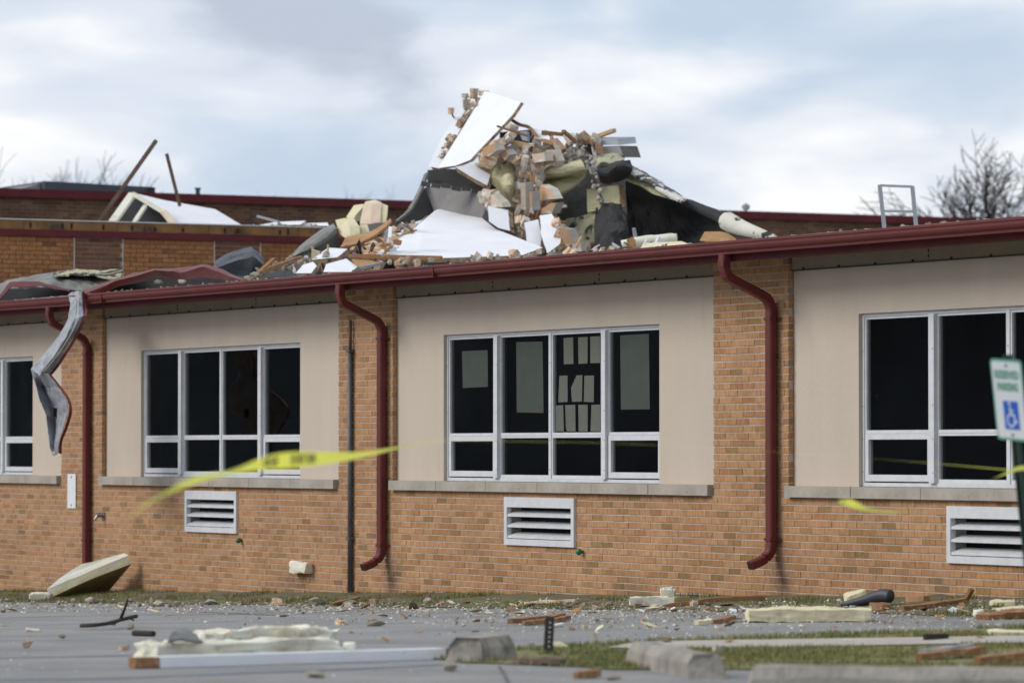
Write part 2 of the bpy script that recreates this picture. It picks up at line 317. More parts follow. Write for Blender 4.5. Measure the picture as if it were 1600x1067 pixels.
M['farbark'] = mat('grey_bark', (.10, .085, .08), (.08, .065, .06), 9, .95)
M['steel'] = mat('grey_steel', (.33, .35, .38), (.25, .27, .29), 5, .45, metal=.3)
M['galv'] = mat('galvanised_steel', (.40, .43, .45), (.33, .35, .37), 8, .45, metal=.4)
M['rust'] = mat('rusty_steel', (.16, .10, .07), (.10, .07, .055), 8, .8)
M['tape'] = mat('yellow_tape', (.86, .86, .10), (.80, .80, .16), 3, .5)
tn = M['tape'].node_tree; pb = tn.nodes['Principled BSDF']; om = [q for q in tn.nodes if q.type == 'OUTPUT_MATERIAL'][0]
tl = tn.nodes.new('ShaderNodeBsdfTranslucent'); tl.inputs[0].default_value = (.9, .9, .12, 1); ms_ = tn.nodes.new('ShaderNodeMixShader'); ms_.inputs[0].default_value = .5
tn.links.new(pb.outputs[0], ms_.inputs[1]); tn.links.new(tl.outputs[0], ms_.inputs[2]); tn.links.new(ms_.outputs[0], om.inputs[0])
M['tapeink'] = mat('black_tape_ink', (.05, .06, .02), None, 3, .5)
M['signwhite'] = mat('sign_white', (.58, .61, .64), (.54, .57, .60), 3, .5)
M['signgreen'] = mat('sign_green', (.10, .30, .22), None, 3, .45)
M['signblue'] = mat('sign_blue', (.012, .10, .50), None, 3, .45)
M['post'] = mat('dark_green_post', (.02, .045, .035), (.03, .05, .04), 8, .6)
M['stub'] = mat('dark_post_stub', (.025, .024, .022), (.04, .037, .033), 8, .7)
M['unit'] = mat('dark_blue_grey_cladding', (.045, .055, .07), (.035, .043, .055), 2, .6)
M['unitside'] = mat('grey_cladding', (.22, .23, .24), None, 2, .7)
M['rottenwood'] = mat('stained_wood_edge', (.30, .15, .05), (.15, .08, .035), 2.2, .9, .3, 20, c3=(.05, .035, .025), c3scale=1.6, c3lo=.60, c3hi=.68)
M['whiteedge'] = mat('pale_flashing', (.62, .60, .58), None, 3, .6)
M['stripgrey'] = mat('grey_primer_metal', (.36, .37, .40), (.22, .225, .24), 5, .5, .25, 12, c3=(.12, .12, .12), c3scale=7, c3lo=.58, c3hi=.72, metal=.2)
M['reflection_bank'] = mat('reflected_bank_dark', (.15, .165, .18), (.06, .07, .08), .08, .95)  # for the unseen bank that is added to darken the glass
def back_brick():
    m = bpy.data.materials.new('far_brown_brick'); m.use_nodes = True; t = m.node_tree; b = t.nodes['Principled BSDF']; b.inputs['Roughness'].default_value = .9
    ge = t.nodes.new('ShaderNodeNewGeometry'); sx = t.nodes.new('ShaderNodeSeparateXYZ'); cx = t.nodes.new('ShaderNodeCombineXYZ'); t.links.new(ge.outputs['Position'], sx.inputs[0])
    t.links.new(sx.outputs[1], cx.inputs[0]); t.links.new(sx.outputs[2], cx.inputs[1])
    k = t.nodes.new('ShaderNodeTexBrick'); t.links.new(cx.outputs[0], k.inputs['Vector']); k.inputs['Scale'].default_value = 1
    k.inputs['Brick Width'].default_value = .203; k.inputs['Row Height'].default_value = .0677; k.inputs['Mortar Size'].default_value = .006; k.inputs['Bias'].default_value = .1
    k.inputs['Color1'].default_value = (.185, .095, .045, 1); k.inputs['Color2'].default_value = (.085, .045, .028, 1); k.inputs['Mortar'].default_value = (.16, .11, .075, 1)
    n = t.nodes.new('ShaderNodeTexNoise'); n.inputs['Scale'].default_value = 1.5; t.links.new(cx.outputs[0], n.inputs['Vector'])
    x = t.nodes.new('ShaderNodeMix'); x.data_type = 'RGBA'; x.blend_type = 'MULTIPLY'; x.inputs[0].default_value = .7; t.links.new(k.outputs[0], x.inputs[6]); t.links.new(n.outputs['Fac'], x.inputs[7])
    h = t.nodes.new('ShaderNodeHueSaturation'); h.inputs['Value'].default_value = 1.5; t.links.new(x.outputs[2], h.inputs['Color']); t.links.new(h.outputs[0], b.inputs['Base Color'])
    return m
M['farbrick'] = back_brick()
# ------------------------------------------------------------------ ground
def ground_sheet():
    xs = [-400, -200, -100, -60, -40, -30] + [-26 + .5 * i for i in range(141)] + [50, 70, 120, 250, 400]
    ys = [-400, -200, -100, -60, -40, -30] + [-26 + .5 * i for i in range(48)] + [-2, -1.6, -1.2, -.8, -.4, 0, 1, 4, 20, 60, 150, 400]
    v = [(x, y, g(x, y) - (0 if y < .5 else .05)) for y in ys for x in xs]; n = len(xs)
    f = [(j * n + i, j * n + i + 1, (j + 1) * n + i + 1, (j + 1) * n + i) for j in range(len(ys) - 1) for i in range(n - 1)]
    return MB().add(v, f).build('ground', M['asphalt'], fix=False)
tag(ground_sheet(), 'grey weathered asphalt of the car park in front of the school', None, None, 'structure')
STRIP = [-1.62 + .16 * fbm((i * .31, 3, 0), 1, 3) for i in range(161)]
def strip_edge(X): i = min(159, max(0, (X + 24) / .25)); k = int(i); return STRIP[k] * (1 - i + k) + STRIP[k + 1] * (i - k)
mb = MB(); nx = 160; ny = 8
vv = []
for i in range(nx + 1):
    X = -24 + i * .25; e = STRIP[i]
    for j in range(ny + 1):
        Y = e * (1 - j / ny) + .02
        vv.append((X, Y, g(X, Y) + .006 + (.03 * max(0, fbm((X * 1.7, Y * 2, 5))) if 0 < j else 0)))
mb.add(vv, [(i * (ny + 1) + j, (i + 1) * (ny + 1) + j, (i + 1) * (ny + 1) + j + 1, i * (ny + 1) + j + 1) for i in range(nx) for j in range(ny)])
tag(mb.build('verge_soil', M['soil'], smooth=True, fix=False), 'strip of bare soil along the foot of the brick wall', None, None, 'structure')
def ground_poly(name, px, dz, m, cuts=3, kind='structure', jit=0):
    bm = bmesh.new(); q = []
    for (x, y) in px:
        p = G(x, y); q.append(bm.verts.new((p.x, p.y, 0)))
    bm.faces.new(q); bmesh.ops.triangulate(bm, faces=bm.faces); bmesh.ops.subdivide_edges(bm, edges=bm.edges, cuts=cuts, use_grid_fill=True)
    for v_ in bm.verts:
        if jit: v_.co.x += jit * fbm((v_.co.x * 2, v_.co.y * 2, 1)); v_.co.y += jit * fbm((v_.co.x * 2, v_.co.y * 2, 9))
        v_.co.z = g(v_.co.x, v_.co.y) + dz
    bmesh.ops.recalc_face_normals(bm, faces=bm.faces)
    me = bpy.data.meshes.new(name); bm.to_mesh(me); bm.free(); me.materials.append(m)
    o = bpy.data.objects.new(name, me); col.objects.link(o); WORLD[o.name] = Vector((0, 0, 0)); o['kind'] = kind; return o
isl = [(640, 1027), (760, 1018), (980, 1004), (1340, 990), (1600, 980), (1900, 974), (1900, 1062), (1600, 1050), (1130, 1046), (985, 1047), (860, 1041), (740, 1036)]
tag(ground_poly('lawn', isl, .008, M['drygrass'], 5, jit=.15), 'thin lawn of the parking island behind the concrete wheel stops')
tag(ground_poly('concrete_walk', [(950, 1014), (1000, 1005), (1250, 1001), (1520, 997), (1900, 990), (1900, 1004), (1520, 1008), (1250, 1013), (1000, 1016)], .016, M['walk'], 4), 'narrow pale concrete walk crossing the lawn')
def stripe(px, wd, name, m, label):
    P = spline([G(x, y) for x, y in px], 8); mb = MB(); v = []; f = []
    for i, p in enumerate(P):
        d = (P[min(i + 1, len(P) - 1)] - P[max(0, i - 1)]); d.z = 0; d.normalize(); n_ = Vector((-d.y, d.x, 0)) * wd / 2
        for s_ in (-1, 1):
            q = p + n_ * s_ * (1 + .4 * fbm((p.x * 3, p.y * 3, s_))); v.append((q.x, q.y, g(q.x, q.y) + .004))
    f = [(2 * i, 2 * i + 1, 2 * i + 3, 2 * i + 2) for i in range(len(P) - 1)]
    o = MB().add(v, f).build(name, m); return tag(o, label, None, None, 'structure')
stripe([(-200, 1062), (100, 1061), (420, 1050), (690, 1038)], .09, 'painted_line', M['paintblue'], 'worn blue painted parking line nearest the camera')
stripe([(-200, 1030), (100, 1026), (300, 1021)], .09, 'painted_line', M['paintblue'], 'faint worn blue parking line left of the foam slabs')
stripe([(0, 966), (140, 962), (300, 961), (420, 957), (700, 948)], .05, 'asphalt_crack', M['tar'], 'dark sealed crack running along the asphalt')
stripe([(280, 955), (360, 958), (430, 961)], .05, 'asphalt_crack', M['tar'], 'short dark crack joining the long crack')
stripe([(-40, 972), (60, 970), (90, 970)], .05, 'asphalt_crack', M['tar'], 'short dark crack at the left edge of the asphalt')
stripe([(780, 1041), (788, 1055), (800, 1080)], .02, 'asphalt_crack', M['tar'], 'thin crack in front of the wheel stop')
# ------------------------------------------------------------------ the school building
SCH = empty('school_building', (0, 3, 0), 'single storey tan brick school with red gutter and torn roof', 'building')
PER = 8.23; PIERS = [(4.09 + PER * k, 5.45 + PER * k) for k in (-2, -1, 0, 1)]
XL, XR, ZS, ZT = -20.0, 17.0, 1.07, 3.30
C_H = .0677
LOUV = [(-.127 + PER * k, 1.373 + PER * k) for k in (-2, -1, 0, 1)]
mb = MB(); mb.box(XL, XR, .006, .18, -.9, .53); mb.box(XL, XR, .006, .18, 1.0, ZS)
lx = XL
for a, b in LOUV + [(XR + .03, XR + .03)]: mb.box(lx, a + .03, .006, .18, .53, 1.0); lx = b - .03
for a, b in PIERS: mb.box(a + .008, b - .008, .006, .19, ZS, ZT)
mb.build('mortar_wall', M['mortar'], SCH)
mb = MB(); prev = XL
for a, b in PIERS + [(XR, XR)]:
    mb2 = MB()
    x0, x1 = prev, a
    # stucco panel with the window opening left out
    wl = x1 - 5.76 if x1 < XR else None
    if a == XR: mb.box(x0, x1, .06, .19, ZS, 3.32); prev = b; continue
    wl = a - 5.76; wr = wl + 4.625
    mb.box(x0, x1, .06, .19, 2.745, 3.32)
    mb.box(x0, wl, .06, .19, ZS, 2.745); mb.box(wr, x1, .06, .19, ZS, 2.745); prev = b
mb.build('stucco_panel', M['stucco'], SCH)
# bricks: intervals per course
bl = []
nlow = int(round((ZS + .85) / C_H)); z0 = ZS - nlow * C_H
def fill(x0, x1, z, off):
    S = .2032 + .0098; k = math.floor((x0 - off) / S)
    while off + k * S < x1:
        a = max(x0, off + k * S); b = min(x1, off + k * S + .2085); k += 1
        if b - a > .025: bl.append((a, b, z))
for c in range(nlow + int((ZT - ZS) / C_H) + 1):
    z = z0 + c * C_H; off = (c % 2) * .1065 + ((c * 37) % 5) * .004
    if z < ZS - .01:
        cuts = [(a, b) for a, b in LOUV if .50 < z < .97]
        x = XL
        for a, b in cuts + [(XR, XR)]:
            fill(x, a, z, off); x = b
    else:
        for a, b in PIERS: fill(a, b, z, off + a)
FND = 6.4
bl = [q for q in bl if not (q[0] > FND and q[2] < .17) and q[2] > base_h(q[0]) - .15]
def brick_geo(a, b, z, y=0.0):
    h = .0555
    return [(a, y, z), (b, y, z), (b, y, z + h), (a, y, z + h), (a, y + .05, z), (b, y + .05, z), (b, y + .05, z + h), (a, y + .05, z + h)]
BF = [(0, 1, 2, 3), (0, 4, 5, 1), (3, 2, 6, 7), (0, 3, 7, 4), (1, 5, 6, 2)]
def joined_bricks(lst, name, m, parent, geo, seed=3):
    rnd = random.Random(seed); v = []; f = []; tone = []
    for q in lst:
        o = len(v); v += geo(*q); f += [tuple(i + o for i in k) for k in BF]; t_ = rnd.random(); tone += [t_] * 8
    me = bpy.data.meshes.new(name); og = Vector((0, 0, 0)); me.from_pydata(v, [], f); me.materials.append(m)
    at_ = me.attributes.new('tone', 'FLOAT', 'POINT'); at_.data.foreach_set('value', tone)
    o = bpy.data.objects.new(name, me); col.objects.link(o); place(o, og, parent); o['kind'] = 'stuff'; return o
bl.sort(key=lambda q: -q[0])
near = [q for q in bl if q[0] < 9.28 and q[2] > base_h(q[0]) - .05][:300]; ns = set(near)
meshes = {}
for a, b, z in near:
    key = round(b - a, 2); ch = random.randrange(3)
    if (key, ch) not in meshes:
        me = bpy.data.meshes.new('brick'); me.from_pydata(brick_geo(0, b - a, 0), [], BF); me.materials.append(M['brick_obj']); meshes[(key, ch)] = me
    o = bpy.data.objects.new('brick', meshes[(key, ch)]); col.objects.link(o); place(o, (a, random.uniform(-.0025, .0015), z), SCH)
rb = random.Random(8)
joined_bricks([q + (rb.uniform(-.0025, .0015),) for q in bl if q not in ns], 'brickwork', M['brick_att'], SCH, brick_geo)
# pier return bricks are the ends of the same courses: thin side facing
mb = MB()
for a, b in PIERS:
    for c in range(int((ZT - ZS) / C_H) + 1): mb.box(b - .009, b + .001, .052, .0602, ZS + c * C_H, ZS + c * C_H + .0575)
o = mb.build('pier_return', M['tan'], SCH); o['kind'] = 'stuff'
mb = MB(); mb.box(FND, XR, -.004, .006, -.6, .165); mb.build('foundation', M['concrete'], SCH)
# sills
for k, (a, b) in enumerate(PIERS):
    x0 = (PIERS[k - 1][1] if k else XL); x1 = a - .03; n = max(3, round((x1 - x0) / 1.16)); st = (x1 - x0) / n
    for i in range(n):
        jx = random.uniform(-.002, .002)
        MB().box(x0 + i * st + .004, x0 + (i + 1) * st - .004, -.052 + jx, .075, 1.068, 1.172).build('sill_stone', M['sill'], SCH)
# windows
def frame_bars(mb, x0, x1, z0, z1, t, y0, y1, b=None):
    b = b or t
    mb.box(x0, x0 + t, y0, y1, z0, z1); mb.box(x1 - t, x1, y0, y1, z0, z1)
    mb.box(x0 + t, x1 - t, y0, y1, z1 - t, z1); mb.box(x0 + t, x1 - t, y0, y1, z0, z0 + b)
BAYS = [(.0, 1.13), (1.185, 2.285), (2.315, 3.42), (3.49, 4.625)]
def window(X0):
    mb = MB(); zb, zt = 1.175, 2.745
    mb.box(X0 + .002, X0 + 4.623, .096, .16, zb, zb + .035); mb.box(X0 + .002, X0 + 4.623, .096, .16, zt - .03, zt - .002)
    mb.box(X0 + .002, X0 + .032, .096, .16, zb + .035, zt - .03); mb.box(X0 + 4.593, X0 + 4.623, .096, .16, zb + .035, zt - .03)
    W = mb.build('window', M['alum'], SCH)
    for xm, w_, y_ in ((1.12, .085, .07), (2.29, .045, .098), (3.435, .085, .07)):
        MB().box(X0 + xm, X0 + xm + w_, y_, .165, zb + .036, zt - .031).build('mullion', M['alum'], W)
    for i, (a, b) in enumerate(((.032, 1.12), (1.205, 2.29), (2.335, 3.435), (3.52, 4.593))):
        a += X0; b += X0; sash = i in (0, 3)
        mb = MB(); frame_bars(mb, a, b, 1.655, zt - .031, .022, .108, .15, .03); mb.build('frame', M['alum'], W)
        mb = MB(); t = .052 if sash else .022
        frame_bars(mb, a + (.012 if sash else 0), b - (.012 if sash else 0), zb + .036 + (.012 if sash else 0), 1.653, t, .10 if sash else .108, .15, .06 if sash else .035)
        mb.build('sash' if sash else 'frame', M['alum'], W)
        MB().box(a + .02, b - .02, .128, .132, 1.67, zt - .04).build('pane', M['glass'], W)
        MB().box(a + .03, b - .03, .128, .132, zb + .07, 1.64).build('pane', M['glass'], W)
    # rivet heads on the frame
    mb = MB()
    for xm in (.01, 1.185, 2.31, 3.5, 4.6):
        for z in (1.3, 1.6, 1.9, 2.4): mb.box(X0 + xm, X0 + xm + .008, .066 if xm in (1.185, 3.5) else .093, .10, z, z + .008)
    mb.build('screw', M['screw'], W)
    return W
WX = [a - 5.76 for a, b in PIERS]
for x in WX: window(x)
# dim rooms behind the windows
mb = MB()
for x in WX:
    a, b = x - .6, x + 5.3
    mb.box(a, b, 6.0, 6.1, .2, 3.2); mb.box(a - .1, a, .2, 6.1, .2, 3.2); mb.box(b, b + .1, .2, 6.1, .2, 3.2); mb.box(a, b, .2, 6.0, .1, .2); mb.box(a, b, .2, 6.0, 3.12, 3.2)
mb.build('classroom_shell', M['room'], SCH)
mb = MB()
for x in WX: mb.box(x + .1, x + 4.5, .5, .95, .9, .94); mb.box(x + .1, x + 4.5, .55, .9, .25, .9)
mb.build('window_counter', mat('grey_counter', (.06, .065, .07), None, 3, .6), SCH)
# louvres
for a, b in LOUV:
    zb, zt = .517, 1.016; mb = MB()
    mb.box(a, b, -.028, .03, zb, zb + .065); mb.box(a, b, -.028, .03, zt - .105, zt); mb.box(a, a + .06, -.028, .03, zb + .065, zt - .105); mb.box(b - .06, b, -.028, .03, zb + .065, zt - .105)
    Lv = mb.build('louver', M['alum'], SCH)
    MB().box(a + .02, b - .02, .165, .175, zb, zt).build('louver_back', M['dark'], Lv)
    for k in range(4):
        z = zb + .072 + k * .112
        if k == 3: continue
        mb = MB(); v0 = Vector((a + .062, 0, z)); v1 = Vector((b - .062, 0, z))
        mb.add([(a + .062, -.02, z), (b - .062, -.02, z), (b - .062, -.02, z + .024), (a + .062, -.02, z + .024), (a + .062, .10, z + .060), (b - .062, .10, z + .060), (b - .062, .10, z + .064), (a + .062, .10, z + .064)],
               [(0, 1, 2, 3), (3, 2, 6, 7), (0, 4, 5, 1), (4, 7, 6, 5), (0, 3, 7, 4), (1, 5, 6, 2)])
        mb.build('louver_blade', M['alum'], Lv)
# soffit, frieze, fascia, gutter, roof
MB().box(XL, XR, -.47, .19, 3.302, 3.33).build('soffit', M['soffit'], SCH)
for k in range(len(PIERS) + 1):
    x0 = PIERS[k - 1][1] + .012 if k else XL; x1 = PIERS[k][0] - .002 if k < len(PIERS) else XR
    n = max(1, round((x1 - x0) / 2.44))
    for i in range(n):
        s_ = (x1 - x0) / n; MB().box(x0 + i * s_ + .003, x0 + (i + 1) * s_ - .003, .03, .058, 3.186, 3.3).build('frieze_board', M['soffit'], SCH)
    mb = MB(); mb.box(x0, x1, .022, .058, 3.172, 3.184); mb.build('trim_shadow_strip', M['screw'], SCH)  # J-trim, coloured dark to stand in for its shadow line
    mb = MB()
    for i in range(int((x1 - x0) / .61)): mb.box(x0 + .2 + i * .61, x0 + .222 + i * .61, .018, .03, 3.178, 3.2)
    for i in range(1, n):
        for z in (3.215, 3.265): mb.box(x0 + i * s_ - .006, x0 + i * s_ + .006, .024, .03, z, z + .02)
    mb.build('trim_screw', M['dark'], SCH)
MB().box(XL, XR, -.50, -.472, 3.262, 3.44).build('fascia_board', M['redback'], SCH)
prof = [(-.503, 3.44), (-.503, 3.325), (-.605, 3.322), (-.607, 3.345), (-.622, 3.352), (-.637, 3.366), (-.645, 3.385), (-.645, 3.415), (-.655, 3.418), (-.655, 3.440), (-.64, 3.443), (-.635, 3.43), (-.63, 3.40), (-.60, 3.34), (-.515, 3.34), (-.515, 3.44)]
XS = [XL + i * 1.0 for i in range(38)]
mb = MB(); mb.sweep(prof, [(Vector((x, .006 * fbm((x * .5, 0, 0)), .006 * fbm((x * .4, 7, 0)))), Vector((0, 1, 0)), Vector((0, 0, 1))) for x in XS])
mb.build('gutter', M['red'], SCH)
mb = MB()
for i, x in enumerate((-9.5, -.55)): mb.box(x, x + .012, -.657, -.6, 3.32, 3.443)
mb.build('gutter_joint', M['red'], SCH)
mb = MB()
for i in range(60):
    x = XL + .3 + i * .61; mb.box(x, x + .025, -.645, -.50, 3.444, 3.449)
mb.build('gutter_strap', M['whiteedge'], SCH)['kind'] = 'stuff'
mb = MB(); mb.box(XL, XR, -.50, -.44, 3.446, 3.456); mb.build('drip_edge', M['whiteedge'], SCH)
RS = .06
def roof_z(Y): return 3.446 + (Y + .44) * RS
mb = MB(); mb.add([(XL, -.44, 3.34), (XR, -.44, 3.34), (XR, -.44, 3.45), (XL, -.44, 3.45), (XL, 15, 3.5), (XR, 15, 3.5), (XR, 15, roof_z(15)), (XL, 15, roof_z(15))],
    [(0, 1, 2, 3), (3, 2, 6, 7), (0, 4, 5, 1), (4, 7, 6, 5), (0, 3, 7, 4), (1, 5, 6, 2)]); mb.build('roof', M['roof'], SCH)
MB().box(XL, XR, 14.6, 14.8, -1, 3.5).build('rear_wall', M['mortar'], SCH)
for x in (XL - .2, XR): MB().box(x, x + .2, .2, 14.6, -1, 3.4).build('end_wall', M['farbrick'], SCH)
# downspouts
for k, X in enumerate((-11.42 + .05, -2.98 + .05, 5.24)):
    w_, d_ = .105, .078; yw = -.062
    # corrugated rectangular pipe: vertical run, two-bend offset up to the gutter outlet
    ctr = [(-.57, 3.34), (-.57, 3.22), (-.55, 3.15), (-.50, 3.10), (-.17, 2.955), (-.10, 2.91), (yw, 2.83), (yw, 2.75)]
    pth = []
    P = spline([Vector((0, a, b)) for a, b in ctr], 5)
    zlow = (.42, .42, .46)[k]; zlow = base_h(X) + (.50 if k else .62)
    zl = zlow
    P += [Vector((0, yw, zl + .1))]
    P += spline([Vector((0, yw, zl)), Vector((0, yw - .02, zl - .09)), Vector((0, yw - .1, zl - .16)), Vector((0, yw - .23, zl - .21))], 5) if k else [Vector((0, yw, zl - .55))]
    for i, p in enumerate(P):
        dd = (P[min(i + 1, len(P) - 1)] - P[max(0, i - 1)]).normalized(); nrm = Vector((0, -dd.z, dd.y)).normalized()
        if nrm.y > 0: nrm = -nrm
        if nrm.dot(Vector((0, -1, -1))) < -.2: nrm = -nrm
        pth.append((Vector((X, p.y, p.z)), Vector((1, 0, 0)), nrm))
    a, b = w_ / 2, d_ / 2; c = .012
    pr = [(-a + c, -b), (a - c, -b), (a, -b + c), (a, b - c), (a - c, b), (-a + c, b), (-a, b - c), (-a, -b + c)]
    D = MB().sweep(pr, pth).build('downspout', M['red'], SCH)
    for z in (2.72, zl + .02, 1.7)[:2]:
        mb = MB(); mb.box(X - a - .006, X + a + .006, yw - b - .006, yw + b + .004, z, z + .028); mb.box(X + a + .006, X + a + .04, -.025, -.012, z, z + .028); mb.build('pipe_strap', M['red'], D)
    mb = MB()
    for i in range(7): mb.box(X - a - .003, X + a + .003, -.57 - b - .002, -.57 + b, 3.20 + i * .012, 3.205 + i * .012)
    mb.build('elbow_crimp', M['red'], D)
    if k:
        p = P[-1]; q = P[-2]; d = (p - q).normalized(); n_ = Vector((0, -d.z, d.y)); e = Vector((X, p.y, p.z)) + d * .002
        mb = MB(); mb.add([e + Vector((sx * (a - .012), 0, 0)) + n_ * sy * (b - .012) for sx, sy in ((-1, -1), (1, -1), (1, 1), (-1, 1))], [(0, 1, 2, 3)]); mb.build('pipe_mouth', M['dark'], D)
mb = MB().tube([(-3.77, -.035, -.25), (-3.77, -.035, 2.62)], .03, 10).tube([(-3.77, -.035, 2.60), (-3.77, -.035, 2.96)], .02, 8, 1)
cnd = mb.build('conduit', [M['pipe'], M['rust']], SCH, smooth=True)
for z in (.5, 2.6): MB().box(-3.815, -3.725, -.068, -.002, z, z + .03).build('pipe_clamp', M['pipe'], cnd)
mb = MB(); c1, c2_ = at(107, 740), at(119.5, 794)
mb.box(c1.x, c2_.x, -.014, -.005, c2_.z, c1.z); pl = mb.build('wall_plate', M['white'], SCH)
for z in (c2_.z + .04, c1.z - .04): MB().sphere(((c1.x + c2_.x) / 2, -.014, z), .012, 6).build('plate_screw', M['screw'], pl)
p = at(155, 806, -.06); mb = MB().tube([(p.x, .0, p.z), (p.x, -.09, p.z), (p.x, -.12, p.z - .05)], .018, 8).tube([(p.x - .05, -.07, p.z + .035), (p.x + .05, -.07, p.z + .035)], .012, 6).box(p.x - .05, p.x + .05, -.01, -.003, p.z - .05, p.z + .05)
mb.build('hose_tap', M['bibmetal'], SCH)
for x, y in ((372, 844), (904, 862), (1236, 868)):
    if x > 1200: continue
    p = at(x, y, -.05); MB().sphere((p.x, -.045, p.z), .034, 10).tube([(p.x, .0, p.z), (p.x, -.03, p.z)], .018, 8).build('green_pipe_cap', M['green'], SCH, smooth=True)
# ------------------------------------------------------------------ papers taped inside the middle window
def paper(px, label, m, group=None):
    P = [at(x, y, .136) for x, y in px]; mb = MB().prism(P, Vector((0, .0015, 0))); return tag(mb.build('paper_sheet', m), label, 'paper', group)
def zp(pts): return [(680 + x / 3.557, 420 + y / 3.557) for x, y in pts]
paper(zp([(149, 458), (291, 451), (293, 655), (153, 662)]), 'short greenish paper in the left pane of the middle window', M['chart'])
paper(zp([(450, 407), (596, 404), (602, 800), (453, 797)]), 'long greenish paper in the second pane of the middle window', M['chart'])
paper(zp([(1028, 370), (1187, 361), (1192, 780), (1032, 782)]), 'long greenish paper in the right hand sash of the middle window', M['chart'])
SM = [([(713, 385), (766, 381), (768, 528), (715, 531)], 'first small sheet of the upper row of papers in the window'),
 ([(794, 381), (847, 378), (846, 526), (796, 528)], 'middle small sheet of the upper row of papers in the window'),
 ([(861, 377), (916, 374), (916, 523), (862, 524)], 'last small sheet of the upper row, touching the mullion'),
 ([(690, 595), (735, 592), (736, 739), (684, 741)], 'first small sheet of the second row of papers'),
 ([(785, 592), (818, 590), (815, 737), (760, 739), (755, 660)], 'small sheet with a slanted corner in the second row of papers'),
 ([(829, 594), (882, 592), (881, 741), (826, 738)], 'last small sheet of the second row of papers'),
 ([(660, 760), (711, 757), (715, 902), (663, 902)], 'first small sheet of the bottom row of papers'),
 ([(722, 757), (778, 755), (780, 902), (732, 902), (726, 880)], 'second small sheet of the bottom row of papers'),
 ([(795, 755), (847, 755), (847, 902), (797, 902)], 'third small sheet of the bottom row of papers'),
 ([(868, 755), (917, 754), (917, 902), (863, 902)], 'last small sheet of the bottom row, beside the mullion')]
for q, l in SM: paper(zp(q), l, M['paper'], 'small sheets of paper in the middle window')
# ------------------------------------------------------------------ left wing behind
WGX = -20.0
WING = empty('brick_wing', (WGX, 5, 0), 'orange brick wing behind the left roof with its stained wood roof edge stripped bare', 'building')
WZT = 4.92; wz_red = WZT - .145 - .095
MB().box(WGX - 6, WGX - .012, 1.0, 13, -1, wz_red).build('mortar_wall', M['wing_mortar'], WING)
wy = [atX(116, 400, WGX).y, atX(192, 400, WGX).y, atX(335, 400, WGX).y, atX(407, 400, WGX).y]
wl = []
cz = wz_red - .005
ncs = 26
for c in range(ncs):
    z = cz - (c + 1) * C_H
    for seg, (a, b) in enumerate(((1.0, wy[0]), (wy[0], wy[1]), (wy[1], wy[2]), (wy[2], wy[3]), (wy[3], 13))):
        S = .213; off = a + (c % 2) * .1065 - .2; k = 0
        while off + k * S < b:
            u0 = max(a + .006, off + k * S); u1 = min(b - .006, off + k * S + .2032); k += 1
            if u1 - u0 > .03: wl.append((u0, u1, z, seg))
def wing_geo(a, b, z, seg, x=WGX):
    h = .0575
    return [(x, a, z), (x, b, z), (x, b, z + h), (x, a, z + h), (x - .05, a, z), (x - .05, b, z), (x - .05, b, z + h), (x - .05, a, z + h)]
vis = [q for q in wl if q[2] > 3.78 and 1.6 < q[1] < 8.3]
vis.sort(key=lambda q: (-q[2] if q[1] < 6.5 else 9)); vis = vis[:300]; vs = set(vis); wm = {}
for q in vis:
    a, b, z, seg = q; inf = seg in (1, 3); key = (round(b - a, 2), inf)
    if key not in wm:
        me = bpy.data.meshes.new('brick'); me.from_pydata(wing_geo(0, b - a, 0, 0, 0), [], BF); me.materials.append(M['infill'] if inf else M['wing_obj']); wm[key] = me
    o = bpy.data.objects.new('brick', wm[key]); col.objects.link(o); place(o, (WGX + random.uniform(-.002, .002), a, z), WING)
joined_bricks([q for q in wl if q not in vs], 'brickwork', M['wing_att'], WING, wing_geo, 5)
for y in wy: MB().box(WGX - .012, WGX + .004, y - .006, y + .006, cz - ncs * C_H, cz).build('control_joint', M['whiteedge'], WING)
for a, b in ((wy[0], wy[1]), (wy[2], wy[3])): MB().box(WGX - .0125, WGX - .008, a + .006, b - .006, cz - ncs * C_H, cz).build('infill_mortar', M['infill_mortar'], WING)
MB().box(WGX - .05, WGX + .07, 1.0, 13, wz_red, WZT - .145).build('red_trim', M['redback'], WING)
for i in range(8):
    MB().box(WGX - .05, WGX + .045, 1 + i * 1.5, 1 + (i + 1) * 1.5 - .008, WZT - .143, WZT - .004).build('edge_timber', M['rottenwood'], WING)
mb = MB()
for i in range(26):
    y = 1.2 + i * .44 + random.uniform(-.2, .2); mb.box(WGX + .045, WGX + .055, y, y + .03, WZT - .12, WZT - .07 + random.uniform(0, .04))
mb.build('torn_fixing', M['dark'], WING)
MB().box(WGX - .1, WGX + .06, 1.0, 13, WZT - .004, WZT + .012).build('pale_flashing', M['whiteedge'], WING)
mb = MB().box(WGX - 6, WGX - .05, 1.0, 13, WZT - .2, WZT); mb.build('roof', M['roof'], WING)
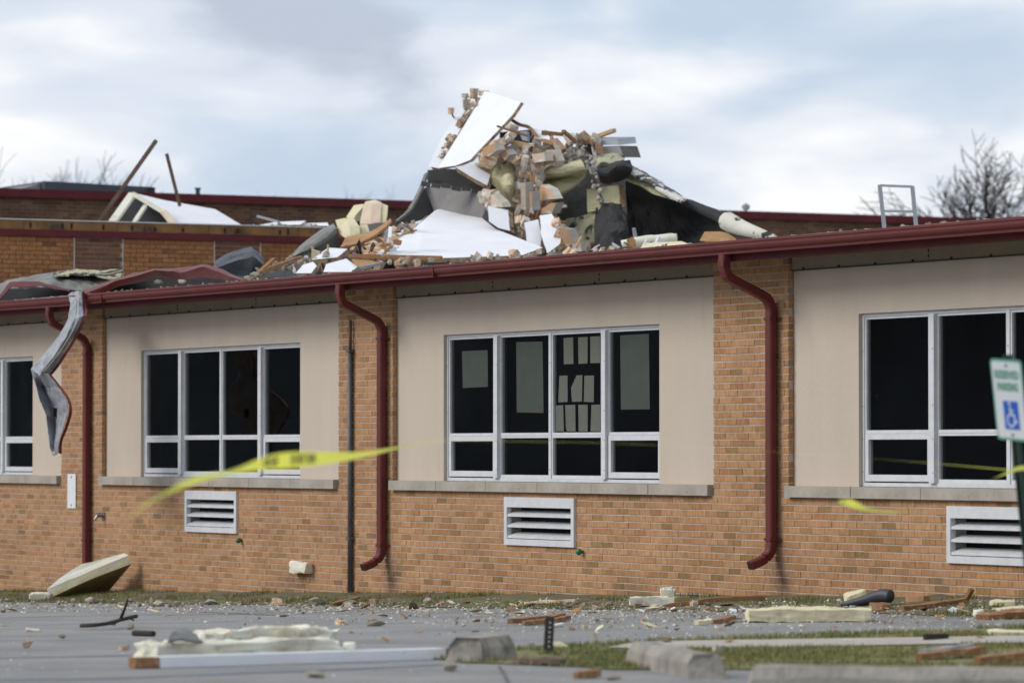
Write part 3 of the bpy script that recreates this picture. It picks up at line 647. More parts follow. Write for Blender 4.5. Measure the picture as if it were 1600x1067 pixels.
# ------------------------------------------------------------------ rear building
BKX = 39.464 - .881 * 85
BACK = empty('rear_school_block', (BKX, 20, 0), 'brown brick rear block with a dark red roof edge behind the rubble', 'building')
MB().box(BKX - 12, BKX, -6, 60, -1, 6.22).build('wall', M['farbrick'], BACK)
MB().box(BKX - 12, BKX + .12, -6, 60, 6.222, 6.38).build('roof_edge', M['redback'], BACK)
MB().box(BKX - 11.8, BKX - .2, -5.8, 59.8, 6.3, 6.385).build('roof', M['roof'], BACK)
def depth_at_X(px, X): d = ray(px, 500); return (X - CAM.x) / d.x
q0, q1 = atX(70, 283, BKX - 1.5), atX(239, 300, BKX - 1.5)
U = empty('rooftop_unit', (BKX - 3, (q0.y + q1.y) / 2, 6.385), 'long dark blue grey plant housing on the rear roof', 'plant housing')
mb = MB().add([(BKX - 1.5, q0.y, 6.386), (BKX - 1.5, q1.y, 6.386), (BKX - 1.5, q1.y, q0.z - .05), (BKX - 1.5, q0.y, q0.z), (BKX - 6, q0.y, 6.386), (BKX - 6, q1.y, 6.386), (BKX - 6, q1.y, q0.z - .05), (BKX - 6, q0.y, q0.z)], [(0, 1, 2, 3), (3, 2, 6, 7), (4, 7, 6, 5), (0, 3, 7, 4), (1, 5, 6, 2)])
mb.build('housing', M['unit'], U)
MB().box(BKX - 1.5, BKX - 1.44, q1.y - .1, q1.y + .02, 6.386, q0.z - .06).build('corner_trim', M['membrane'], U)
q2 = atX(22, 290, BKX - 1.7)
MB().add([(BKX - 1.7, q2.y, 6.386), (BKX - 1.7, q0.y - .01, 6.386), (BKX - 1.7, q0.y - .01, q0.z - .03), (BKX - 1.7, q2.y, 6.45), (BKX - 5, q2.y, 6.386), (BKX - 5, q0.y - .01, 6.386), (BKX - 5, q0.y - .01, q0.z - .03), (BKX - 5, q2.y, 6.45)], [(0, 1, 2, 3), (3, 2, 6, 7), (4, 7, 6, 5), (0, 3, 7, 4), (1, 5, 6, 2)]).build('sloping_end', M['unitside'], U)
p = atX(309, 303, BKX - .8); mb = MB().tube([(p.x, p.y, 6.38), (p.x, p.y, 6.53)], .045, 10); V_ = mb.build('roof_vent', M['unit']); tag(V_, 'small dark vent pipe on the rear roof edge, right of the poles', 'vent pipe'); MB().tube([(p.x, p.y, 6.53), (p.x, p.y, 6.56)], .065, 10).build('vent_cap', M['unit'], V_)
p = atX(1165.5, 330, BKX - .8); TV = tag(MB().tube([(p.x, p.y, 6.38), (p.x, p.y, 6.46)], .03, 8).build('turbine_vent', M['galv']), 'round ball vent on a stem on the far roof, right of the rubble', 'roof vent')
mb = MB()
for k in range(10):
    a = 2 * math.pi * k / 10; mb.tube([(p.x, p.y, 6.45), (p.x + .07 * math.cos(a), p.y + .07 * math.sin(a), 6.49), (p.x + .075 * math.cos(a + .3), p.y + .075 * math.sin(a + .3), 6.54), (p.x, p.y, 6.59)], .016, 4)
mb.build('vane', M['galv'], TV)
# ------------------------------------------------------------------ ladder top
t_ = 54; LD = None
a0, a1, b0, b1 = dp(1374.5, 289, t_), dp(1384, 376, t_), dp(1425.5, 291, t_), dp(1433.5, 376, t_)
root = empty('roof_ladder', (a1 + b1) / 2, 'top of a grey metal ladder standing on the roof at right', 'ladder')
for a, b in ((a0, a1), (b0, b1)): MB().bar(a, b, .035, .05, 0, RT).build('rail', M['galv'], root)
for f_ in (.012, .47, .9): MB().bar(a0.lerp(a1, f_), b0.lerp(b1, f_), .03, .03).build('rung', M['galv'], root)
# ------------------------------------------------------------------ trees
def bare_tree(base, h, spread, seed, m, label, levels=6, lean=Vector((0, 0, 0)), group=None, r0=.16, fork=3, rmin=.004):
    rnd = random.Random(seed); tr = MB(); cr = MB(); mbs = [tr, cr]
    def grow(p, d, ln, r, lv):
        n = 3 if lv < 4 else 2; pts = [p]; q = p.copy(); dd = d.copy()
        for i in range(n):
            dd = (dd + Vector((rnd.gauss(0, .16), rnd.gauss(0, .16), rnd.gauss(.03, .08)))).normalized(); q = q + dd * ln / n; pts.append(q.copy())
        r = max(r, rmin); rs = [r * (1 - .38 * i / n) for i in range(n + 1)]
        (tr if lv == 0 else cr).tube(pts, rs, 6 if lv < 2 else 4 if lv < 4 else 3, 0, False)
        if lv >= levels: return
        for k in range(fork if lv < 3 else 4 if lv < 5 else 3):
            ax = dd.orthogonal().normalized(); ax.rotate(Matrix.Rotation(rnd.uniform(0, 6.28), 3, dd))
            nd = dd.copy(); nd.rotate(Matrix.Rotation(rnd.uniform(.25, .85) * spread, 3, ax)); nd = (nd + lean * .25).normalized()
            s_ = pts[-1] if k == 0 else pts[-1 - (k % n)]
            grow(s_.copy(), nd, ln * rnd.uniform(.62, .86), r * (.6 if k else .66), lv + 1)
    grow(Vector(base), Vector((0, 0, 1)), h * .36, r0, 0)
    zs_ = sorted(v_.z for v_ in cr.v); zt = zs_[int(len(zs_) * .975)]; k_ = h / (zt - base[2]); B_ = Vector(base)
    for q_ in mbs: q_.v = [B_ + (v_ - B_) * k_ for v_ in q_.v]
    root = empty('bare_tree', base, label, 'tree', group)
    tr.build('trunk', m, root, True, False); c_ = cr.build('crown', m, root, True, False); return root
def tree_at(px, t, h, spread, seed, m, label, **k):
    p = dp(px, 600, t); return bare_tree((p.x, p.y, -.3), h, spread, seed, m, label, **k)
tree_at(1606, 126, 9.1, 1.0, 4, M['bark'], 'large dark leafless tree with spreading twigs behind the roof at right', levels=7, r0=.2, fork=3, rmin=.014)
tree_at(1640, 128, 9.6, 1.1, 17, M['bark'], 'leafless tree cut off by the right edge of the picture', levels=7, r0=.18, rmin=.014)
tree_at(1572, 132, 8.2, .9, 11, M['bark'], 'lower leafless tree left of the large bare tree', levels=7, r0=.14, rmin=.014, lean=Vector((-.3, -.5, 0)))
for i, (px, t, h, s_) in enumerate(((-8, 120, 10.1, 21), (44, 130, 10.5, 22), (78, 132, 10.7, 23), (108, 128, 10.3, 24), (435, 190, 13.9, 25), (510, 190, 14.4, 26), (541, 190, 14.5, 27), (640, 190, 14.1, 28))):
    L_ = ['leafless tree at the far left edge of the skyline', 'leafless tree behind the left end of the dark plant housing', 'leafless tree above the left part of the dark plant housing', 'leafless tree above the middle of the dark plant housing',
          'faint leafless treetop just right of the tilted white roof panel', 'faint leafless treetop left of the foam blocks, first of two close ones', 'faint leafless treetop above the foam blocks', 'faint leafless treetop beside the left flank of the rubble']
    tree_at(px, t, h * (.88 if i < 4 else .84), .7, s_, M['farbark'], L_[i], levels=6, r0=.13 if i < 4 else .10, rmin=.009, group='bare trees on the skyline')
# unseen bank, added so the window glass reflects something dark
mb = MB(); v = []; n = 60
for i in range(n):
    x = -520 + i * 10.0
    for j, (yy, zz) in enumerate(((-95, -1), (-98, 9), (-104, 15), (-120, 16), (-150, -1))): v.append((x, yy + 3 * fbm((x * .1, j, 0)), zz + (2.5 * fbm((x * .15, j, 3)) if 0 < j < 4 else 0)))
mb.add(v, [(i * 5 + j, (i + 1) * 5 + j, (i + 1) * 5 + j + 1, i * 5 + j + 1) for i in range(n - 1) for j in range(4)])
tag(mb.build('reflection_bank', M['reflection_bank'], fix=False), 'unseen dark bank added for the window reflections', None, None, 'structure')
# ------------------------------------------------------------------ rubble helpers
def noisy_poly(P, amp, n=4, seed=0):
    o = []; c = sum(P, Vector()) / len(P)
    for i, p in enumerate(P):
        q = P[(i + 1) % len(P)]; L_ = (q - p).length; k = max(1, min(n, int(L_ / .12)))
        for j in range(k):
            r = p.lerp(q, j / k)
            if j: r = r + (r - c).normalized() * amp * mnoise.noise(Vector((i * 3.1 + seed, j * 1.7, seed * .7))) + (q - p).normalized() * amp * .5 * mnoise.noise(Vector((j, i, seed)))
            o.append(r)
    return o
def board(name, px, ext, mats, label, cat='panel', group=None, rough=.02, seed=1, t=None, n=5):
    ext = Vector(ext)
    P = [dp(x, y, (z if t is None else t)) for x, y, *zz in px for z in [zz[0] if zz else t]]
    c = sum(P, Vector()) / len(P); nn = Vector()
    for i in range(len(P)): nn += (P[i] - c).cross(P[(i + 1) % len(P)] - c)
    nn.normalize(); nf = nn if nn.dot(CAM - c) > 0 else -nn; Q = []
    if ext.dot(nf) > -.02: ext = ext - nf * (.03 + ext.dot(nf))
    for p in P:                              # flatten the piece onto its own plane
        d = p - CAM; k = nn.dot(d); Q.append(CAM + d * (nn.dot(c - CAM) / k) if abs(k) > .15 * d.length else p)
    P = noisy_poly(Q, rough, n, seed) if rough else Q
    o = MB().prism(P, Vector(ext), 0, 1, 1).build(name, mats); return tag(o, label, cat, group)
def sheet(name, rows, m, label, cat, thick=.012, nu=6, nv=5, amp=.02, ns=2.5, seed=0, group=None, parent=None, fold=0, crease=1.0, lin=0, yaw=0):
    def interp(q, n): return [q[i].lerp(q[i + 1], k / n) for i in range(len(q) - 1) for k in range(n)] + [q[-1].copy()] if lin else spline(q, n)
    xc = sum(q[0] for r in rows for q in r) / sum(len(r) for r in rows)
    R = [interp([dp(x, y, t - .0163 * yaw * (x - xc)) for x, y, t in r], nu) for r in rows]; cols = len(R[0]); Gd = []
    for c in range(cols): Gd.append(interp([r[c] for r in R], nv))
    rr = len(Gd[0]); v = []
    for i in range(rr):
        for c in range(cols):
            p = Gd[c][i]; s_ = Vector((seed, seed * 2.3, 0))
            rg = 1 - 2.2 * abs(mnoise.noise(p * 1.9 + s_ * 1.7)) - .9 * abs(mnoise.noise(p * 4.7 + s_)) - .5 * abs(mnoise.noise(p * 10 + s_))
            v.append(p - FH * amp * crease * 1.5 * rg + UP * amp * .5 * crease * rg + FH * amp * (fbm(p * ns + s_) + fold * math.sin(p.z * 9 + p.x * 14 + 3 * fbm(p * 1.3 + s_))) + UP * amp * .4 * fbm(p * ns * 1.3 + s_ * 3))
    f = [(i * cols + c, i * cols + c + 1, (i + 1) * cols + c + 1, (i + 1) * cols + c) for i in range(rr - 1) for c in range(cols - 1)]
    o = MB().add(v, f).build(name, m, parent, smooth=False)
    md = o.modifiers.new('thickness', 'SOLIDIFY'); md.thickness = thick; md.offset = 0
    if label: tag(o, label, cat, group)
    return o
def hull_mesh(name, seed, kind, m):
    rnd = random.Random(seed); bm = bmesh.new()
    if kind == 'brick':
        for sx in (-1, 1):
            for sy in (-1, 1):
                for sz in (-1, 1):
                    bm.verts.new((sx * (rnd.uniform(.2, .62) if sx > 0 else rnd.uniform(.44, .5)), sy * rnd.uniform(.40, .5), sz * rnd.uniform(.40, .5)))
    else:
        for k in range(18):
            d = Vector((rnd.gauss(0, 1), rnd.gauss(0, 1), rnd.gauss(0, 1))).normalized() * rnd.uniform(.4, .52); bm.verts.new(d)
    r = bmesh.ops.convex_hull(bm, input=bm.verts); bmesh.ops.delete(bm, geom=[q for q in r['geom_interior'] if isinstance(q, bmesh.types.BMVert)], context='VERTS')
    me = bpy.data.meshes.new(name); bm.to_mesh(me); bm.free(); me.materials.append(m); return me
CH = [hull_mesh('brick_chunk', 100 + i, 'brick', M['chunk'] if i % 2 else M['chunkdust']) for i in range(10)]
MC = [hull_mesh('mortar_lump', 130 + i, 'rock', M['mortarchunk']) for i in range(6)]
ST = [hull_mesh('stone_lump', 160 + i, 'rock', M['stone']) for i in range(8)]
def lump(meshlist, name, p, size, label, cat, group=None, rot=None, rnd=random):
    o = bpy.data.objects.new(name, rnd.choice(meshlist)); col.objects.link(o); place(o, p); o.scale = size
    o.rotation_euler = rot or (rnd.uniform(0, 6.28), rnd.uniform(0, 6.28), rnd.uniform(0, 6.28)); return tag(o, label, cat, group)
def rough_block(name, c, ax, mats, label, cat, seed=0, amp=.03, cuts=5, group=None, ns=4):
    bm = bmesh.new(); bmesh.ops.create_cube(bm, size=1); bmesh.ops.subdivide_edges(bm, edges=bm.edges, cuts=cuts, use_grid_fill=True)
    v = []; A, B, C_ = [Vector(q) for q in ax]
    for q in bm.verts:
        p = A * q.co.x + B * q.co.y + C_ * q.co.z; d = (A.normalized() * q.co.x + B.normalized() * q.co.y + C_.normalized() * q.co.z)
        edge = sum(1 for k in q.co if abs(k) > .49); k_ = amp * (fbm(p * ns + Vector((seed, seed, 0)), 1, 3) - (.35 * (edge - 1) if edge > 1 else 0) * abs(mnoise.noise(p * ns * 1.7 + Vector((0, seed, 0)))) * 3)
        v.append(p + d * k_ * 1.6)
    f = [tuple(x.index for x in fc.verts) for fc in bm.faces]; bm.free(); c = Vector(c)
    return tag(MB().add([c + q for q in v], f).build(name, mats), label, cat, group)
def heap(name, px, t0, thick, m, label, base_y=420, seed=0, amp=.10, dz=0):
    # lumpy mound under the loose pieces: outline of the crest, rounded front and back, down to the roof
    v = []; f = []; n = len(px); cols = spline([dp(x, y, t0) for x, y in px], 5); J = 9
    for i, p in enumerate(cols):
        zb = roof_z(p.y) - .02
        for j in range(J):
            s_ = j / (J - 1); a = math.pi * s_
            q = p + FH * (-math.cos(a) * thick); q.z = zb + (p.z - zb) * (math.sin(a) ** .55) if 0 < j < J - 1 else zb
            if 0 < j < J - 1: q = q + Vector((fbm(q * 2.5 + Vector((seed, 0, 0))), fbm(q * 2.5 + Vector((0, seed, 0))), .4 * fbm(q * 3))) * amp
            v.append(q)
    f = [(i * J + j, (i + 1) * J + j, (i + 1) * J + j + 1, i * J + j + 1) for i in range(len(cols) - 1) for j in range(J - 1)]
    o = MB().add(v, f).build(name, m); return tag(o, label, None, None, 'stuff')
GY = [M['gyp'], M['core']]
# ------------------------------------------------------------------ the torn roof pile
heap('rubble_heap', [(585, 400), (640, 370), (662, 335), (690, 290), (740, 268), (800, 228), (870, 228), (950, 240), (975, 285), (990, 372), (1060, 378), (1200, 380)], 62.2, 1.3, M['rubble'], 'rubble core of the torn roof heap, coloured dark as shade in the gaps', seed=3, amp=.12)
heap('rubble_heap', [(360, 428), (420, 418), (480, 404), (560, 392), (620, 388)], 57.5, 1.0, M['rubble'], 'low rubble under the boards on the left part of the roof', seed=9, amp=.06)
board('roof_panel_and_painted_light', [(757, 143, 60.5), (764, 144, 60.4), (814, 160, 59.5), (800, 181, 59.45), (735, 250, 58.9), (712, 259, 59.0), (684, 263, 59.3), (746, 163, 60.4)], (.02, .035, -.02), GY, 'tall white faced roof panel leaning at the very top of the rubble', rough=.012)
board('roof_panel_and_painted_light', [(669, 260, 60.2), (689, 218, 60.6), (721, 168, 61.2), (738, 151, 61.4), (747, 158, 61.2), (706, 226, 60.5), (684, 263, 60.0)], (.06, .10, -.02), GY, 'torn strip of white panel behind the left edge of the tall panel', rough=.03, seed=4)
board('roof_panel_and_painted_light', [(711, 261, 58.6), (737, 256, 58.9), (766, 273, 58.7), (761, 290, 58.4), (735, 276, 58.4)], (-.01, .04, -.07), GY, 'small white panel flap tilted above the grey slab', rough=.012, seed=2)
board('roof_panel_and_painted_light', [(584, 399, 55.5), (640, 362, 57.5), (680, 329, 59.3), (700, 320, 59.7), (741, 331, 59.2), (775, 358, 57.6), (848, 387, 56.0), (815, 399, 55.2), (700, 403, 55.0), (624, 402, 55.2)], (.0, .03, -.06), GY, 'largest white roof panel lying sloped in front of the rubble', rough=.015, seed=6)
board('roof_panel_and_painted_light', [(762, 322, 58.0), (794, 328, 57.9), (797, 361, 57.4), (778, 356, 57.4), (764, 346, 57.5)], (.03, .06, 0), GY, 'small upright white panel at the right shoulder of the largest panel', rough=.012, seed=8)
board('roof_panel_and_painted_light', [(819, 348, 57.4), (841, 343, 57.4), (846, 372, 57.0), (843, 392, 56.7), (824, 384, 56.8), (822, 366, 57.0)], (.03, .06, 0), GY, 'left of two broken white panels standing under the brick rubble', rough=.02, seed=12)
board('roof_panel_and_painted_light', [(843, 337, 57.2), (862, 334, 57.2), (878, 366, 56.8), (875, 381, 56.6), (855, 396, 56.4), (847, 372, 56.8)], (.04, .06, 0), GY, 'right of two broken white panels standing under the brick rubble', rough=.025, seed=13)
board('roof_panel_and_painted_light', [(826, 199, 59.5), (850, 204, 59.3), (866, 221, 59.0), (850, 228, 58.9), (838, 213, 59.2)], (.03, .05, -.02), GY, 'bent white panel scrap on the crest of the rubble', rough=.02, seed=14)
board('roof_panel_and_painted_light', [(487, 406, 55.0), (513, 387, 56.5), (543, 389, 56.5), (527, 402, 55.0)], (.0, .03, -.05), GY, 'white board scrap with a brown edge below the brown plank', rough=.015, seed=15)
board('roof_panel_and_painted_light', [(505, 425, 52.5), (509, 413, 53.2), (541, 404, 53.8), (558, 417, 53.2), (549, 425, 52.3)], (.0, .03, -.05), GY, 'white board scrap resting on the gutter, right of two', rough=.015, seed=16)
board('roof_panel_and_painted_light', [(462, 427, 52.6), (473, 414, 53.6), (489, 409, 54.0), (495, 415, 53.4), (486, 427, 52.6)], (.0, .03, -.05), GY, 'white board scrap resting on the gutter, left of two', rough=.02, seed=17)
board('roof_panel_and_painted_light', [(616, 357, 57.9), (659, 344, 58.7), (668, 336, 59.0), (641, 363, 57.8), (626, 372, 57.4)], (0, .03, -.06), GY, 'torn white strip along the upper left edge of the largest panel', rough=.035, seed=18)
board('fibre_board', [(557, 398, 55.9), (570, 380, 56.8), (613, 361, 57.7), (627, 371, 57.3), (608, 385, 56.3), (582, 399, 55.8)], (0, .03, -.06), [M['tanboard'], M['core']], 'tan fibre board with torn white facing left of the largest panel', 'board', rough=.03, seed=19)
board('fibre_board', [(549, 405, 54.8), (575, 404, 54.9), (592, 412, 54.5), (570, 420, 54.2), (556, 418, 54.3)], (0, .03, -.05), [M['tan'], M['core']], 'small tan board under the dark steel strip', 'board', rough=.02, seed=20)
board('fibre_board', [(618, 406, 54.4), (640, 404, 54.5), (654, 412, 54.2), (616, 415, 54.1)], (0, .03, -.05), [M['tan'], M['core']], 'tan board scrap by the gutter under the largest panel', 'board', rough=.02, seed=21)
sheet('brown_plank', [[(541, 372, 57.4), (560, 368, 57.5), (579, 364, 57.5), (596, 354, 57.7), (610, 343, 57.9)], [(532, 388, 56.9), (562, 381, 57.0), (582, 371, 57.1), (600, 359, 57.4), (612, 347, 57.8)]], M['tan'], 'long bowed brown plank left of the rubble heap', 'plank', .03, amp=.015)
MB_ = MB().bar(dp(546, 400, 54.9), dp(690, 403, 54.3), .05, .05); tag(MB_.build('steel_strip', M['oldwood']), 'long dark strip lying below the largest white panel', 'metal strip')
tag(MB().bar(dp(560, 419, 53.6), dp(598, 411, 54.2), .04, .03).build('steel_strip', M['steel']), 'short grey strip angled by the gutter', 'metal strip')
# left foam cluster
def foam(px, t, ext, m, label, seed, group=None):
    xc = sum(q[0] for q in px) / len(px); return board('foam_block', [(x, y, t - .0163 * .8 * (x - xc) + .006 * (350 - y)) for x, y in px], ext, [m, m], label, 'foam block', group, rough=.014, seed=seed)
foam([(524, 344), (538, 341), (546, 353), (548, 371), (541, 373), (531, 366)], 58.4, (.05, .12, 0), M['foam'], 'cream foam block left of the dark gap', 31)
foam([(541, 339), (553, 321), (566, 319), (567, 324), (556, 336), (550, 346)], 59.6, (.04, .10, 0), M['foam'], 'cream foam slab tilted behind the pink faced block', 32)
foam([(562, 350), (568, 321), (571, 315), (581, 319), (580, 334), (579, 350)], 59.2, (.10, .10, .02), M['foampink'], 'upright foam block with pinkish face above the brown plank', 33)
foam([(582, 320), (592, 324), (591, 338), (589, 350), (580, 350)], 59.15, (.08, .10, .02), M['foam'], 'cream foam block touching the right side of the pinkish one', 37)
foam([(554, 369), (556, 361), (563, 351), (567, 367)], 58.6, (.06, .08, 0), M['foam'], 'smallest cream foam piece between the dark gap and the plank', 34)
foam([(566, 352), (602, 348), (602, 358), (567, 368)], 59.0, (.06, .4, .02), M['membgrey'], 'dark grey block behind the brown plank', 35)
board('membrane_and_gap_shade', [(540, 341, 59.8), (552, 345, 59.8), (560, 352, 59.8), (556, 372, 59.6), (545, 372, 59.6)], (.05, .3, 0), [M['membrane'], M['membrane']], 'black board painting the shaded cavity between the foam blocks', 'membrane', rough=.02, seed=36)  # no membrane here: black board carries the shade of a cavity
sheet('membrane_and_gap_shade', [[(456, 398, 58.6), (476, 379, 58.7), (500, 362, 58.8), (521, 351, 58.9)], [(462, 400, 58.3), (484, 388, 58.2), (508, 372, 58.3), (525, 358, 58.4)], [(475, 401, 58.5), (499, 394, 58.4), (515, 391, 58.5), (531, 388, 58.6)]], M['membscuff'], 'scuffed grey membrane curling left of the foam blocks', 'membrane', .02, amp=.02, seed=3)
sheet('membrane_and_gap_shade', [[(335, 412, 55.5), (358, 397, 55.6), (392, 387, 55.7), (413, 405, 55.6)], [(336, 420, 55.0), (362, 410, 54.9), (394, 400, 55.0), (410, 415, 55.2)], [(338, 432, 55.2), (365, 432, 55.0), (392, 430, 55.0), (405, 430, 55.2)]], M['membblue'], 'slate coloured membrane humped against the orange wing', 'membrane', .015, amp=.035, seed=5, lin=1)
# grey slab, ledge and cavities
board('cement_slab', [(664, 293, 59.7), (700, 296, 59.4), (758, 302, 58.7), (757, 330, 58.6), (750, 348, 58.6), (679, 334, 59.4)], (.05, .12, .02), [M['greyface'], M['greyface']], 'grey cement slab standing behind the largest white panel', 'slab', rough=.01, seed=41)
mb = MB()
for i in range(7):
    f_ = i / 7; a = dp(658 + 111 * f_, 286 + 14 * f_, 58.9); b = dp(658 + 111 * (f_ + .13), 286 + 14 * (f_ + .13), 58.9); mb.bar(a + UP * random.uniform(-.02, .02), b + UP * random.uniform(-.02, .02), .12, .06)
tag(mb.build('shingle_ledge', M['membgrey']), 'ragged ledge of dark roofing pieces along the top of the grey slab', 'roofing edge')
board('membrane_and_gap_shade', [(663, 294, 59.9), (680, 334, 59.5), (660, 346, 59.2), (622, 346, 59.2), (645, 318, 59.6)], (.05, .2, 0), [M['membrane'], M['membrane']], 'black membrane triangle at the left flank of the grey slab', 'membrane', rough=.01, seed=42)
sheet('membrane_and_gap_shade', [[(618, 347, 58.9), (638, 328, 59.2), (653, 300, 59.6), (664, 274, 59.9)], [(623, 347, 58.8), (643, 328, 59.1), (658, 300, 59.5), (670, 270, 59.8)]], M['membscuff'], 'narrow grey membrane edge running up the left flank of the rubble', 'membrane', .03, amp=.02, seed=6)
board('membrane_and_gap_shade', [(668, 266, 60.1), (700, 264, 59.8), (735, 272, 59.6), (764, 290, 59.4), (764, 298, 59.4), (668, 286, 59.9)], (.02, .3, 0), [M['membrane'], M['membrane']], 'black board painting the shaded cavity under the tall white panel', 'membrane', rough=.02, seed=43)  # dark cavity under the panel, its shade painted by a black board
# insulation
sheet('insulation_blanket', [[(742, 257, 59.4), (768, 250, 59.3), (790, 248, 59.2), (804, 252, 59.2)], [(758, 274, 59.0), (774, 272, 58.8), (792, 272, 58.6), (806, 274, 58.9)], [(774, 290, 58.9), (784, 288, 58.6), (796, 288, 58.5), (806, 290, 58.8)], [(782, 303, 58.9), (790, 306, 58.7), (800, 306, 58.6), (810, 308, 58.8)], [(792, 316, 59.0), (798, 320, 58.9), (804, 322, 58.9), (812, 322, 59.0)]], M['quilt'], 'yellow insulation blanket bulging left of the brick rubble', 'insulation', .04, amp=.05, seed=1, fold=.6, yaw=.6)
sheet('insulation_blanket', [[(838, 262, 59.0), (865, 258, 58.9), (890, 256, 58.9), (908, 252, 59.0)], [(840, 276, 58.7), (866, 274, 58.4), (892, 268, 58.5), (913, 264, 58.7)], [(846, 284, 58.9), (868, 282, 58.8), (894, 278, 58.8), (916, 272, 58.9)], [(848, 296, 58.6), (866, 302, 58.4), (886, 296, 58.6), (906, 284, 58.8)], [(850, 310, 58.8), (864, 314, 58.7), (876, 306, 58.8), (894, 294, 58.9)]], M['quilt'], 'yellow insulation blanket folded right of the brick rubble', 'insulation', .04, amp=.045, seed=2, fold=.5, yaw=.6)
sheet('membrane_and_gap_shade', [[(866, 312, 59.2), (885, 298, 59.2), (905, 284, 59.2), (926, 274, 59.3)], [(868, 332, 59.0), (888, 322, 58.9), (908, 314, 58.9), (930, 306, 59.0)], [(872, 352, 58.8), (890, 346, 58.7), (912, 340, 58.7), (932, 334, 58.8)]], M['membgrey'], 'grey brown sheet behind the folded insulation', 'membrane', .02, amp=.02, seed=7)
sheet('insulation_blanket', [[(872, 350, 58.6), (892, 343, 58.5), (914, 337, 58.5), (936, 331, 58.6)], [(882, 362, 58.4), (900, 358, 58.3), (918, 354, 58.3), (936, 350, 58.4)], [(892, 378, 58.2), (905, 380, 58.1), (920, 378, 58.1), (936, 376, 58.2)], [(896, 396, 58.0), (908, 396, 58.0), (922, 396, 58.0), (936, 396, 58.0)]], M['quiltrot'], 'mould blotched insulation sheet low in the middle of the rubble', 'insulation', .04, amp=.04, seed=8, yaw=.5)
board('insulation_board', [(917, 296, 58.5), (966, 289, 58.3), (970, 324, 58.1), (918, 332, 58.3)], (.03, .06, 0), [M['quilt'], M['core']], 'square cream insulation board hanging in the torn end', 'insulation', rough=.012, seed=45)
sheet('membrane_and_gap_shade', [[(926, 262, 58.6), (946, 262, 58.5), (962, 254, 58.4), (984, 254, 58.4)], [(934, 272, 58.0), (950, 272, 57.9), (966, 264, 57.8), (988, 264, 57.9)], [(938, 284, 58.2), (952, 286, 58.2), (968, 284, 58.2), (980, 278, 58.2)]], M['membrane'], 'black membrane fold draped over the top of the torn end', 'membrane', .03, amp=.06, seed=9)
sheet('membrane_and_gap_shade', [[(932, 326, 58.1), (948, 322, 57.9), (960, 322, 57.8), (970, 322, 57.8)], [(930, 350, 57.7), (950, 346, 57.4), (964, 346, 57.4), (974, 346, 57.4)], [(930, 372, 57.4), (950, 370, 57.0), (968, 364, 57.0), (981, 362, 57.2)], [(930, 398, 57.2), (946, 398, 56.9), (964, 394, 56.9), (972, 386, 57.0)]], M['membrane'], 'black membrane curtain hanging down from the insulation board', 'membrane', .03, amp=.06, seed=10, fold=.5)
sheet('membrane_and_gap_shade', [[(978, 262, 58.9), (1004, 275, 58.6), (1034, 294, 58.2), (1072, 313, 57.8), (1134, 336, 57.0)], [(978, 300, 59.4), (1010, 312, 59.2), (1040, 326, 58.9), (1080, 338, 58.4), (1136, 346, 57.3)], [(980, 338, 59.4), (1010, 348, 59.2), (1044, 356, 58.8), (1086, 360, 58.3), (1136, 358, 57.2)], [(980, 378, 59.0), (1012, 384, 58.7), (1046, 386, 58.3), (1090, 384, 57.8), (1138, 376, 57.0)]], M['membrane'], 'largest black membrane sheet sagging right of the rubble', 'membrane', .02, amp=.04, seed=11)
sheet('insulation_roll', [[(976, 270, 58.4), (1004, 280, 58.1), (1034, 296, 57.7), (1074, 314, 57.3)], [(978, 280, 58.2), (1002, 292, 57.9), (1030, 304, 57.5), (1068, 316, 57.2)]], M['quilt'], 'yellow insulation lip under the upper edge of the large membrane', 'insulation', .03, amp=.03, seed=12)
sheet('insulation_roll', [[(982, 258, 58.7), (1006, 270, 58.4), (1034, 288, 58.0), (1066, 308, 57.6)], [(984, 264, 58.2), (1008, 278, 57.9), (1036, 295, 57.5), (1068, 313, 57.1)], [(986, 272, 58.0), (1010, 286, 57.7), (1036, 302, 57.3), (1066, 317, 57.0)]], M['membpatch'], 'torn patchy insulation edge along the top of the largest black membrane', 'insulation', .03, amp=.03, seed=17)
mb = MB(); P = spline([dp(x, y, t) for x, y, t in ((1058, 308, 57.6), (1074, 316, 57.3), (1104, 330, 56.9), (1136, 345, 56.5))], 8)
mb.tube([p + UP * .015 * fbm(p * 3) for p in P], [.035 + .055 * (i / len(P)) for i, p in enumerate(P)], 10)
tag(mb.build('membrane_roll', M['membrane'], smooth=True), 'black rolled membrane edge sloping down to the pale roll', 'membrane')
mb = MB(); P = spline([dp(x, y, t) for x, y, t in ((1132, 344, 56.3), (1160, 356, 56.0), (1185, 364, 55.7), (1212, 372, 55.5))], 6)
mb.tube(P, [.10, .125, .13, .12, .115, .11, .10, .095, .09, .085, .08, .075, .07, .065, .06, .05, .045, .04, .03][:len(P)], 10)
tag(mb.build('insulation_roll', M['rollmat'], smooth=True), 'pale insulation roll at the right tail of the membrane', 'insulation')
mb = MB(); P = spline([dp(x, y, t) for x, y, t in ((972, 384, 56.0), (1000, 378, 56.0), (1030, 375, 56.0), (1058, 373, 56.0))], 5); mb.tube(P, [.07 + .02 * fbm(p * 5) for p in P], 9)
tag(mb.build('insulation_roll', M['foamwhite'], smooth=True), 'pale insulation roll lying at the foot of the black membrane', 'insulation')
board('insulation_board', [(998, 389, 55.4), (1010, 380, 55.5), (1065, 377, 55.4), (1085, 384, 55.2), (1040, 390, 55.2)], (.0, .04, -.05), [M['foam'], M['foam']], 'flat cream board on the gutter below the black membrane', 'insulation', rough=.02, seed=47)
